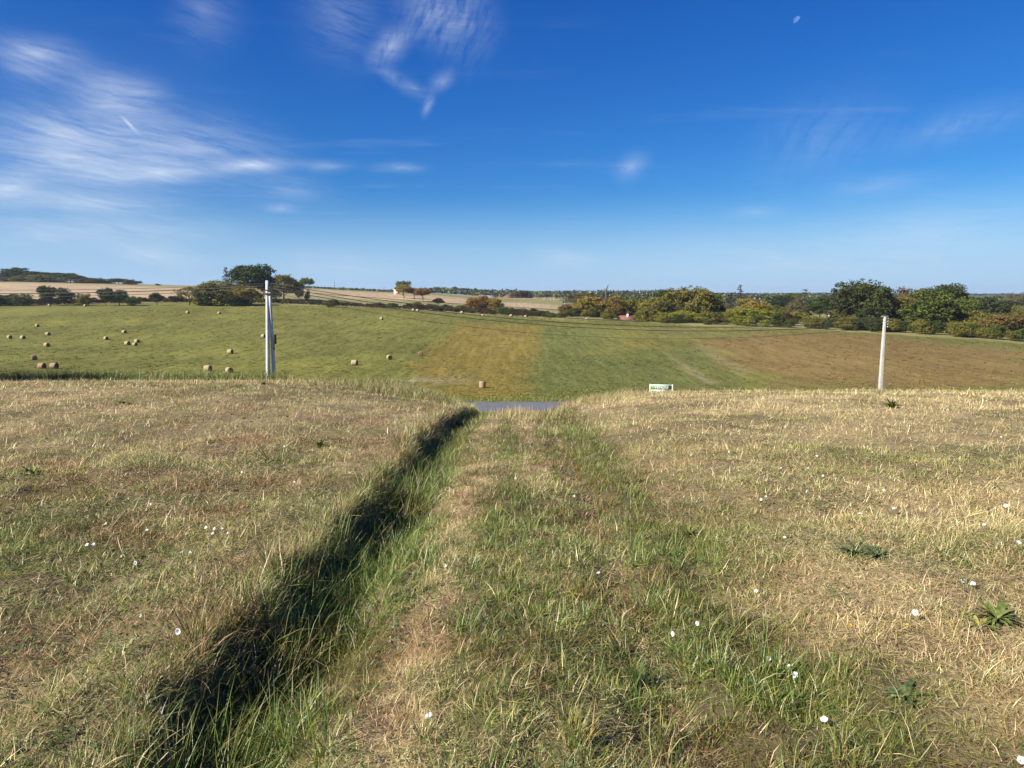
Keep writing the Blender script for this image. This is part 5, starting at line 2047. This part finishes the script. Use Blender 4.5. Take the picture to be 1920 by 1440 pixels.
BG = 'round hay bales on the green field'
BALE_LIST = [  # u, v of its foot, yaw of its axis, redness, label
    (18, 635, -22, 0, 'leftmost hay bale of the middle row by the picture edge'),
    (43, 636, -20, 0, 'hay bale just right of the leftmost one in the middle row'),
    (70, 613, -25, 0, 'hay bale highest up the slope at the left of the near flock'),
    (90, 629, -18, 0, 'hay bale above and right of the two in the left middle row'),
    (88, 650, -20, 0, 'lone hay bale below the left middle row'),
    (63, 675, 62, 1, 'brown hay bale seen end-on above the touching pair'),
    (79, 691, -6, 1, 'left bale of the two bales lying end to end'),
    (102, 691, -6, 1, 'right bale of the two bales lying end to end'),
    (199, 637, -30, 0, 'lone hay bale left of the group of three'),
    (233, 625, -20, 0, 'hay bale uphill of the group of three'),
    (239, 647, -20, 0, 'left bale of the group of three'),
    (253, 649, -18, 0.5, 'front right bale of the group of three'),
    (257, 643, -22, 0, 'rear bale of the group of three'),
    (352, 588, -20, 0, 'small far bale high on the slope, left of two'),
    (411, 589, -20, 0, 'small far bale high on the slope, right of two'),
    (432, 663, -14, 0, 'hay bale alone upslope of the two bales left of the pole'),
    (390, 696, -10, 0, 'paler left one of the two bales left of the pole'),
    (430, 699, -42, 0, 'right one of the two bales left of the pole, round end showing'),
    (494, 633, -20, 0, 'hay bale half hidden behind the twin pole'),
    (665, 685, -8, 0, 'squat bale alone in the green field right of the twin pole'),
    (730, 674, -60, 0.3, 'bale showing its round face near the orange field patch'),
    (789, 668, 96, 0.6, 'dark narrow bale at the edge of the orange field patch'),
    (715, 600, -15, 0, 'far bale high on the slope in the middle of the picture'),
    (93, 574, -20, 0, 'tiny bale against the hedge below the tallest left hedge tree'),
    (160, 575, -25, 0, 'tiny bale against the hedge right of the yellowish bush'),
    (470, 570, -20, 0, 'tiny bale in the hedge shade left of the twin pole top'),
    (775, 583, -20, 0, 'left one of two tiny bales below the golden slope trees'),
    (783, 584, -20, 0.3, 'right one of two tiny bales below the golden slope trees'),
    (866, 588, -20, 0, 'tiny bale just left of the three orange trees'),
    (905, 593, -15, 0, 'tiny bale right below the three orange trees'),
    (958, 594, -15, 0, 'tiny bale right of the three orange trees'),
    (986, 595, -30, 0, 'rightmost tiny bale before the gap in the hedge'),
    (1100, 600, -20, 0, 'tiny pale bale in front of the golden village tree'),
]
for i, (u, v, yaw, red, lab) in enumerate(BALE_LIST):
    x, y, z = ray_ground(u, v)
    o = add('hay_bale', BALES[i % 4])
    tag(o, lab, 'hay bale', BG)
    o.location = (x, y, z - 0.03)
    o.rotation_euler = (0, 0, R(yaw))
    k = 0.93 + 0.05 * math.sin(i * 2.1)
    o.scale = (k, k, k)
    o.color = (1 - 0.12 * red, 1 - 0.28 * red, 1 - 0.30 * red, 1)
# broken bale standing on end near the road
x, y, z = ray_ground(905, 727)
o = add('hay_bale', BALES[1])
tag(o, 'ragged pinkish bale standing on end by the road', 'hay bale', BG)
o.location = (x - 0.45, y, z + 0.48)
o.rotation_euler = (0, R(90), R(20))
o.scale = (0.82, 0.74, 0.74)
o.color = (1.0, 0.86, 0.80, 1)

# ------------------------------------------------------------------ flowers and single plants
def petal_material(name, color):
    m = bpy.data.materials.new(name)
    m.use_nodes = True
    g = NT(m.node_tree)
    g.n.remove(g.n['Principled BSDF'])
    df = g.new('ShaderNodeBsdfDiffuse')
    tr = g.new('ShaderNodeBsdfTranslucent')
    t = g.new('ShaderNodeTexCoord')
    n = g.noise(t.outputs['Object'], 90.0, 2, 0.5)
    c = g.mix(g.mapr(n, 0.3, 0.7, 0, 0.25), color + (1,), tuple(q * 0.82 for q in color) + (1,))
    g.l.new(c, df.inputs[0])
    g.l.new(c, tr.inputs[0])
    mx = g.new('ShaderNodeMixShader')
    mx.inputs[0].default_value = 0.35
    g.l.new(df.outputs[0], mx.inputs[1])
    g.l.new(tr.outputs[0], mx.inputs[2])
    g.l.new(mx.outputs[0], g.n['Material Output'].inputs[0])
    return m


M_PETAL = petal_material('white_petal', (0.84, 0.83, 0.82))
M_YPETAL = petal_material('yellow_petal', (0.80, 0.55, 0.03))
M_STEM = plain('green_stem', (0.12, 0.16, 0.04), 0.7, 0.15, 40.0)
M_LEAFG = plain('weed_leaf', (0.135, 0.165, 0.046), 0.8, 0.35, 45.0, spec=0.15, bump=0.4, leafy=True)
M_LEAFB = plain('blue_green_leaf', (0.085, 0.118, 0.050), 0.8, 0.35, 45.0, spec=0.15, bump=0.4, leafy=True)
M_SEED = plain('brown_seed_head', (0.075, 0.030, 0.022), 0.9, 0.3, 60.0)
M_RSTEM = plain('reddish_stem', (0.30, 0.15, 0.06), 0.8, 0.2, 30.0)


def corolla_mesh(seed):
    """bindweed trumpet: five-lobed flaring funnel"""
    g = np.random.default_rng(seed)
    ns = 30
    V, Q = [], []
    prof = [(0.0016, -0.020), (0.0030, -0.010), (0.0075, -0.002), (0.0130, 0.0030), (0.0170, 0.0038)]
    for i, (r, z) in enumerate(prof):
        for k in range(ns):
            a = 2 * math.pi * k / ns
            w = (i / 4) ** 2
            rr = r * (1 + 0.07 * w * math.cos(5 * a) + g.normal(0, 0.012) * w)
            V.append((rr * math.cos(a), rr * math.sin(a), z + 0.0012 * w * math.sin(5 * a + seed) + g.normal(0, 0.0004) * w))
    i = np.arange(ns * 5).reshape(5, ns)
    j = np.roll(i, -1, 1)
    Q = np.stack([i[:-1], j[:-1], j[1:], i[1:]], -1).reshape(-1, 4)
    me = from_arrays('corolla', np.array(V), Q)
    shade_smooth(me)
    me.materials.append(M_PETAL)
    return me


COROLLA = [corolla_mesh(i) for i in range(4)]
STALK = from_arrays('stalk', *tube([(0, 0, -0.075), (0.004, 0, -0.045), (0, 0, -0.018)], [0.0010, 0.0010, 0.0019], 6))
STALK.materials.append(M_STEM)


def flower(u, v, label, group, tilt=None, size=1.0, k=[0]):
    k[0] += 1
    i = k[0]
    # the bloom itself stands a little above the ground seen at that pixel
    d = pix_dir(u, v)
    x, y, z = ray_ground(u, v)
    s = 0.055 / max(-d[2], 0.05) * 1.0
    px, py, pz_ = x - d[0] * s, y - d[1] * s, EYE + (z - EYE) - d[2] * s
    o = thing('bindweed_flower', label, 'flower', (px, py, pz_), i * 1.3, group)
    gg = np.random.default_rng(i)
    # blooms turn to the light
    tz = SUN_DIR * 0.9 + np.array([0, -0.25, 0.55]) + gg.normal(0, 0.5, 3)
    if tilt is not None:
        tz = np.array(tilt, float)
    tz /= np.linalg.norm(tz)
    rx = math.acos(tz[2])
    rz = math.atan2(tz[1], tz[0])
    o.rotation_euler = (0, rx, rz)
    size *= 0.84
    o.scale = (size, size, size)
    add('corolla', COROLLA[i % 4], parent=o)
    add('stalk', STALK, parent=o)
    return o


BW = 'white bindweed flowers in the grass'
NAMED = [
    (1545, 1353, 'large white bindweed flower, lowest one right of the track', 1.05),
    (1490, 1267, 'white bindweed flower on the green tuft right of the track', 1.0),
    (1441, 1236, 'small torn white flower on the green tuft right of the track', 0.8),
    (1479, 1252, 'half-hidden white bud just above the flower on the green tuft', 0.55),
    (1716, 1149, 'white bindweed flower on pale thatch left of the leafy rosette', 1.0),
    (1806, 1090, 'white bindweed flower, left one of the close pair near the right edge', 0.95),
    (1824, 1096, 'white bindweed flower seen edge-on, right one of the close pair', 0.95),
    (1308, 1169, 'white bindweed flower, upper right of two by the brown hollow', 0.85),
    (1262, 1192, 'white bindweed flower, lower left of two by the brown hollow', 0.95),
    (1418, 1109, 'small round white flower in green grass right of the rut', 0.75),
    (1122, 1075, 'round white flower alone beside the right-hand rut', 0.9),
    (803, 1346, 'large crumpled white flower lowest between ditch and track', 1.15),
    (834, 1062, 'small white flower on the edge of the ditch', 0.75),
    (334, 1184, 'white flower at the foot of the yellowish ditch-bank tuft', 1.1),
    (1886, 950, 'white flower seen sideways near the right edge', 1.1),
    (1845, 985, 'white flower below the sideways one near the right edge', 0.9),
    (1910, 1017, 'white flower cut close to the right edge', 0.95),
    (1915, 1427, 'white flower in the bottom right corner', 0.9),
    (1676, 954, 'white flower, right of two level ones on the dry lawn', 0.9),
    (1612, 963, 'white flower, left of two level ones on the dry lawn', 0.8),
    (1513, 923, 'slanting white flower in the middle of the dry right lawn', 1.0),
    (1427, 938, 'white flower, front one of a touching pair on the dry lawn', 0.8),
    (1436, 932, 'white flower, rear one of a touching pair on the dry lawn', 0.7),
    (1076, 931, 'small white flower on the rim of the right-hand rut', 0.7),
]
for u, v, lab, sz in NAMED:
    flower(u, v, lab, BW, size=sz)
for u, v in ((386, 990), (402, 992), (416, 993), (427, 1000), (399, 1002)):
    flower(u, v, 'one of five white flowers clustered on the left lawn', BW, size=0.8)
for u, v in ((281, 946), (198, 982), (275, 994), (163, 1023), (175, 1021), (341, 1036), (356, 1038), (254, 1056), (551, 905), (453, 887), (533, 837), (457, 854)):
    flower(u, v, 'small white flower scattered on the left lawn', BW, size=0.85)
for u, v in ((966, 897), (995, 858), (898, 874)):
    flower(u, v, 'tiny white flower on the hump of the track', BW, size=0.7)
for u, v in ((1296, 854), (1338, 854), (1367, 847), (1464, 878), (1476, 844), (1531, 855), (1515, 878), (1543, 893), (1657, 920), (1874, 793), (1705, 798), (1877, 820), (1471, 1008), (1636, 848)):
    flower(u, v, 'small white flower scattered on the dry right lawn', BW, size=0.8)


def yellow_flower(u, v, label, size=1.0):
    x, y, z = ray_ground(u, v)
    o = thing('yellow_flower', label, 'flower', (x, y - 0.02, z + 0.045), u * 0.7, 'little yellow flowers')
    parts = []
    for k in range(5):
        a = k * 2 * math.pi / 5
        c, s = math.cos(a), math.sin(a)
        loc = [(0.001, 0, 0), (0.006, -0.0045, 0.002), (0.0115, 0, 0.0032), (0.006, 0.0045, 0.002)]
        V = np.array([(p[0] * c - p[1] * s, p[0] * s + p[1] * c, p[2]) for p in loc]) * size
        mk('petal', (V, np.array([[0, 1, 2, 3]]), np.zeros((0, 3), int)), M_YPETAL, o)
    mk('stalk', tube([(0, 0, -0.05), (0.002, 0, 0)], [0.0009, 0.0009], 5), M_STEM, o)
    o.rotation_euler = (0.35, -0.2, u * 0.7)


yellow_flower(1558, 1188, 'yellow flower, left of a pair in the green patch', 1.0)
yellow_flower(1590, 1186, 'yellow flower, right of a pair in the green patch', 1.2)
yellow_flower(1695, 1187, 'yellow flower at the edge of the pale thatch', 0.9)
yellow_flower(1755, 800, 'distant yellow flower on the right lawn', 1.2)
yellow_flower(436, 1015, 'yellow flower beside the white cluster on the left', 1.0)


def leaf_part(length, width, yaw, rise, droop, base=(0, 0, 0), fold=0.25, lobes=0.0, seed=0):
    """one broad leaf blade along +x, then turned"""
    n = 9
    t = np.linspace(0, 1, n)
    w = width * np.sin(np.pi * t ** 0.75) ** 0.8 * 0.5
    if lobes:
        w = w * (1 + lobes * np.where(np.arange(n) % 2 == 0, -0.55, 0.35))
    w[0] = width * 0.07
    w[-1] = 0.0004
    ang = rise - droop * t
    xs = np.concatenate([[0], np.cumsum(np.cos(ang[:-1]) * length / (n - 1))])
    zs = np.concatenate([[0], np.cumsum(np.sin(ang[:-1]) * length / (n - 1))])
    V = []
    for i in range(n):
        V += [(xs[i], w[i], zs[i] + w[i] * fold), (xs[i], 0, zs[i]), (xs[i], -w[i], zs[i] + w[i] * fold)]
    V = np.array(V)
    c, s = math.cos(yaw), math.sin(yaw)
    V = np.stack([V[:, 0] * c - V[:, 1] * s + base[0], V[:, 0] * s + V[:, 1] * c + base[1], V[:, 2] + base[2]], -1)
    Q = []
    for i in range(n - 1):
        for k in range(2):
            a = i * 3 + k
            Q.append((a, a + 1, a + 4, a + 3))
    return V, np.array(Q), np.zeros((0, 3), int)


def rosette(u, v, label, n, L, Wd, mat, seed, rise=0.75, lobes=0.0, group=None):
    x, y, z = ray_ground(u, v)
    o = thing('broadleaf_weed', label, 'plant', (x, y, z), 0, group)
    g = np.random.default_rng(seed)
    for i in range(n):
        mk('leaf', leaf_part(L * g.uniform(0.6, 1.15), Wd * g.uniform(0.75, 1.2), i * 2.399 + g.normal(0, 0.25), rise * g.uniform(0.35, 1.3), g.uniform(0.5, 1.2), (0, 0, 0.005), 0.3, lobes), mat, o, True)
    return o


rosette(1868, 1165, 'broad leafy green rosette on the right lawn edge', 34, 0.15, 0.020, M_LEAFG, 3, 0.75)
rosette(1835, 1180, 'smaller leafy rosette left of the broad one', 18, 0.12, 0.018, M_LEAFG, 4, 0.6)
rosette(1600, 1040, 'blue-green spreading weed patch on the dry lawn', 60, 0.15, 0.012, M_LEAFB, 5, 0.6, 0.5)
rosette(1645, 1046, 'right half of the blue-green weed patch', 50, 0.13, 0.012, M_LEAFB, 6, 0.6, 0.5)
rosette(1672, 766, 'dark green leafy clump near the right lawn crest', 70, 0.24, 0.035, M_LEAFG, 7, 1.1, 0.3)
rosette(495, 722, 'small green weed at the foot of the twin pole', 26, 0.22, 0.04, M_LEAFG, 8, 0.8)
rosette(600, 838, 'round green weed on the left lawn near the ditch', 40, 0.13, 0.018, M_LEAFG, 9, 1.0, 0.3)
rosette(232, 758, 'flat green weed far out on the left lawn', 30, 0.22, 0.03, M_LEAFG, 10, 0.6)
rosette(60, 892, 'dark green weed near the left edge', 34, 0.15, 0.022, M_LEAFG, 12, 0.8, 0.3)
rosette(1290, 1010, 'green leafy clump right of the rut', 44, 0.13, 0.014, M_LEAFG, 13, 1.1, 0.3)
rosette(1700, 1310, 'low grey-green weed beside the pale thatch', 22, 0.11, 0.022, M_LEAFB, 14, 0.5, 0.4)


def tuft_thing(u, v, label, n, spread, h0, h1, w0, w1, pal, seed, lean=0.7, bend=1.2, group='larger grass tufts'):
    x, y, z = ray_ground(u, v)
    g = np.random.default_rng(seed)
    V, Q, T, r, h = blades(n, spread, h0, h1, w0, w1, 0.0, lean, bend, 5, g, 0.6, 0.8)
    me = from_arrays('grass_tuft', V, Q, T)
    nv = len(V) // n
    col = np.ones((n, nv, 4))
    pal = np.array(pal)
    col[:, :, :3] = (pal[g.integers(0, len(pal), n)] * g.uniform(0.8, 1.2, n)[:, None])[:, None]
    set_attr(me, 'col', 'FLOAT_COLOR', col.reshape(-1, 4))
    o = add('grass_tuft', me, M_BLADE)
    o.location = (x, y, z - 0.01)
    tag(o, label, 'grass tuft', group)
    return o


YG = [(0.26, 0.24, 0.05), (0.20, 0.20, 0.04), (0.40, 0.30, 0.08), (0.15, 0.17, 0.04), (0.46, 0.33, 0.13)]
GG = [tuple(c) for c in FRESH_PAL]
DG = [(0.07, 0.115, 0.03), (0.095, 0.14, 0.035), (0.12, 0.16, 0.04)]
tuft_thing(365, 1215, 'tall yellowish grass tuft on the lip of the ditch', 46, 0.05, 0.18, 0.36, 0.004, 0.008, YG, 61, 0.55, 1.0)
tuft_thing(655, 1115, 'lush bright green tuft in the ditch', 110, 0.10, 0.16, 0.34, 0.004, 0.0085, GG, 62)
tuft_thing(560, 1290, 'dark green long-bladed tuft in the shaded ditch', 70, 0.09, 0.18, 0.38, 0.004, 0.008, GG, 63, 0.9, 1.3)
tuft_thing(470, 1420, 'long green tuft at the near end of the ditch', 60, 0.09, 0.16, 0.36, 0.004, 0.008, GG, 64, 0.9, 1.3)
tuft_thing(1460, 1275, 'bushy green tuft right of the track with white flowers', 120, 0.09, 0.10, 0.24, 0.003, 0.006, GG, 65, 0.9, 1.0)
tuft_thing(1192, 1290, 'dense feathery green tuft in the middle of the track', 170, 0.035, 0.07, 0.16, 0.0015, 0.003, DG, 66, 0.35, 0.4)
tuft_thing(1205, 1150, 'spreading green tuft with long blades beside the rut', 80, 0.07, 0.12, 0.28, 0.003, 0.006, GG, 67, 1.0, 1.1)
tuft_thing(1265, 1030, 'arching green tuft above the brown hollow', 70, 0.08, 0.10, 0.24, 0.003, 0.006, GG, 68, 1.0, 1.1)
tuft_thing(1090, 1120, 'pale upright grass tuft on the track hump', 60, 0.06, 0.09, 0.2, 0.0025, 0.005, YG, 69, 0.6, 0.8)
tuft_thing(870, 1190, 'green tuft leaning over the track edge', 60, 0.07, 0.10, 0.24, 0.003, 0.006, GG, 70, 0.9, 1.1)
tuft_thing(1080, 1390, 'coarse tuft at the bottom of the track', 80, 0.07, 0.08, 0.2, 0.003, 0.006, YG, 71, 0.8, 0.9)
tuft_thing(930, 1010, 'arching pale green tuft left of the track hump', 60, 0.07, 0.10, 0.22, 0.003, 0.006, GG, 72, 1.0, 1.0)


def umbel_plant(u, v, heads, label, hh, group='dried umbel plants'):
    """dry wild carrot: ribbed stem with a few dark bird-nest heads"""
    x, y, z = ray_ground(u, v)
    o = thing('dried_umbel', label, 'plant', (x, y, z), 0, group)
    g = np.random.default_rng(int(u))
    for (hu, hv) in heads:
        e = at_depth(hu, hv, y - 0.05 + g.uniform(-0.08, 0.08)) - np.array([x, y, z])
        mid = e * 0.5 + np.array([g.normal(0, 0.01), 0, -0.01])
        st = mk('stem', tube([(0, 0, 0), tuple(mid), tuple(e)], [0.0030, 0.0024, 0.0016], 6), M_RSTEM, o, True)
        parts = []
        for k in range(16):
            a = k * 2.399
            r = hh * math.sqrt((k + 0.5) / 16)
            tip = e + np.array([r * math.cos(a), r * math.sin(a), hh * 0.55 * (0.5 + (r / hh) ** 2)])
            parts.append(tube([tuple(e), tuple((e + tip) / 2 + np.array([math.cos(a), math.sin(a), 0]) * r * 0.15), tuple(tip)], [0.0010, 0.0010, 0.0030], 5))
        mk('seed_head', join(*parts), M_SEED, st)
    return o


umbel_plant(505, 866, [(435, 778), (471, 792), (485, 785), (458, 786), (539, 782), (408, 819), (443, 822)], 'dry reddish umbel plant with dark heads on the left lawn', 0.020)
umbel_plant(560, 850, [(563, 816), (552, 817), (570, 817)], 'small dry umbel beside the reddish one', 0.016)
umbel_plant(107, 930, [(107, 903)], 'single dark seed head near the left edge', 0.022)
umbel_plant(284, 722, [(280, 689), (295, 688), (270, 703), (292, 695), (278, 699), (302, 700), (330, 706)], 'dark dried umbels standing against the field at the crest', 0.075)

# ------------------------------------------------------------------ moon
def build_moon():
    d = pix_dir(1495, 38)
    d = d / np.linalg.norm(d)
    dist = 9000.0
    rad = dist * math.tan(R(0.25))
    c = np.array([0, 0, EYE]) + d * dist
    # lit limb faces the upper left
    right = np.cross(d, [0, 0, 1.0])
    right /= np.linalg.norm(right)
    up = np.cross(right, d)
    lim = -0.62 * right + 0.72 * up
    sd = lim * 0.985 - d * 0.17
    sd /= np.linalg.norm(sd)
    # the sunlit, visible part of the globe
    e1 = np.cross(sd, d)
    e1 /= np.linalg.norm(e1)
    e2 = np.cross(sd, e1)
    V, Q = [], []
    nr, ns = 12, 40
    for i in range(nr):
        a = (i / (nr - 1)) * math.pi / 2
        for k in range(ns):
            b = 2 * math.pi * k / ns
            n = sd * math.cos(a) + (e1 * math.cos(b) + e2 * math.sin(b)) * math.sin(a)
            V.append(n)
    V = np.array(V)
    i = np.arange(nr * ns).reshape(nr, ns)
    j = np.roll(i, -1, 1)
    Q = np.stack([i[:-1], j[:-1], j[1:], i[1:]], -1).reshape(-1, 4)
    fc = V[Q].mean(1)
    Q = Q[(fc @ d) < 0.02]
    me = from_arrays('moon', V * rad + c, Q)
    shade_smooth(me)
    m = bpy.data.materials.new('moon_surface')
    m.use_nodes = True
    g = NT(m.node_tree)
    g.n.remove(g.n['Principled BSDF'])
    em = g.new('ShaderNodeEmission')
    geo = g.new('ShaderNodeNewGeometry')
    n = g.noise(geo.outputs['Position'], 0.03, 4, 0.6)
    g.l.new(g.ramp(n, [(0.35, (0.10, 0.14, 0.17)), (0.65, (0.20, 0.24, 0.27))]), em.inputs[0])
    em.inputs[1].default_value = 0.38
    tr = g.new('ShaderNodeBsdfTransparent')
    ad = g.new('ShaderNodeAddShader')
    g.l.new(em.outputs[0], ad.inputs[0])
    g.l.new(tr.outputs[0], ad.inputs[1])
    g.l.new(ad.outputs[0], g.n['Material Output'].inputs[0])
    o = add('moon', me, m)
    tag(o, 'pale half moon high in the blue sky', 'moon')


build_moon()

# ------------------------------------------------------------------ air
def build_haze():
    r = 6300.0
    V, Q, T = box(-r, r, -r, r, -18.0, 62.0)
    me = from_arrays('haze', V, Q)
    m = bpy.data.materials.new('haze_air')
    m.use_nodes = True
    g = NT(m.node_tree)
    g.n.remove(g.n['Principled BSDF'])
    pv = g.new('ShaderNodeVolumePrincipled')
    pv.inputs['Color'].default_value = (0.72, 0.86, 1.0, 1)
    pv.inputs['Density'].default_value = 0.00008
    pv.inputs['Anisotropy'].default_value = 0.2
    g.l.new(pv.outputs[0], g.n['Material Output'].inputs['Volume'])
    add('haze', me, m, kind='stuff')


build_haze()
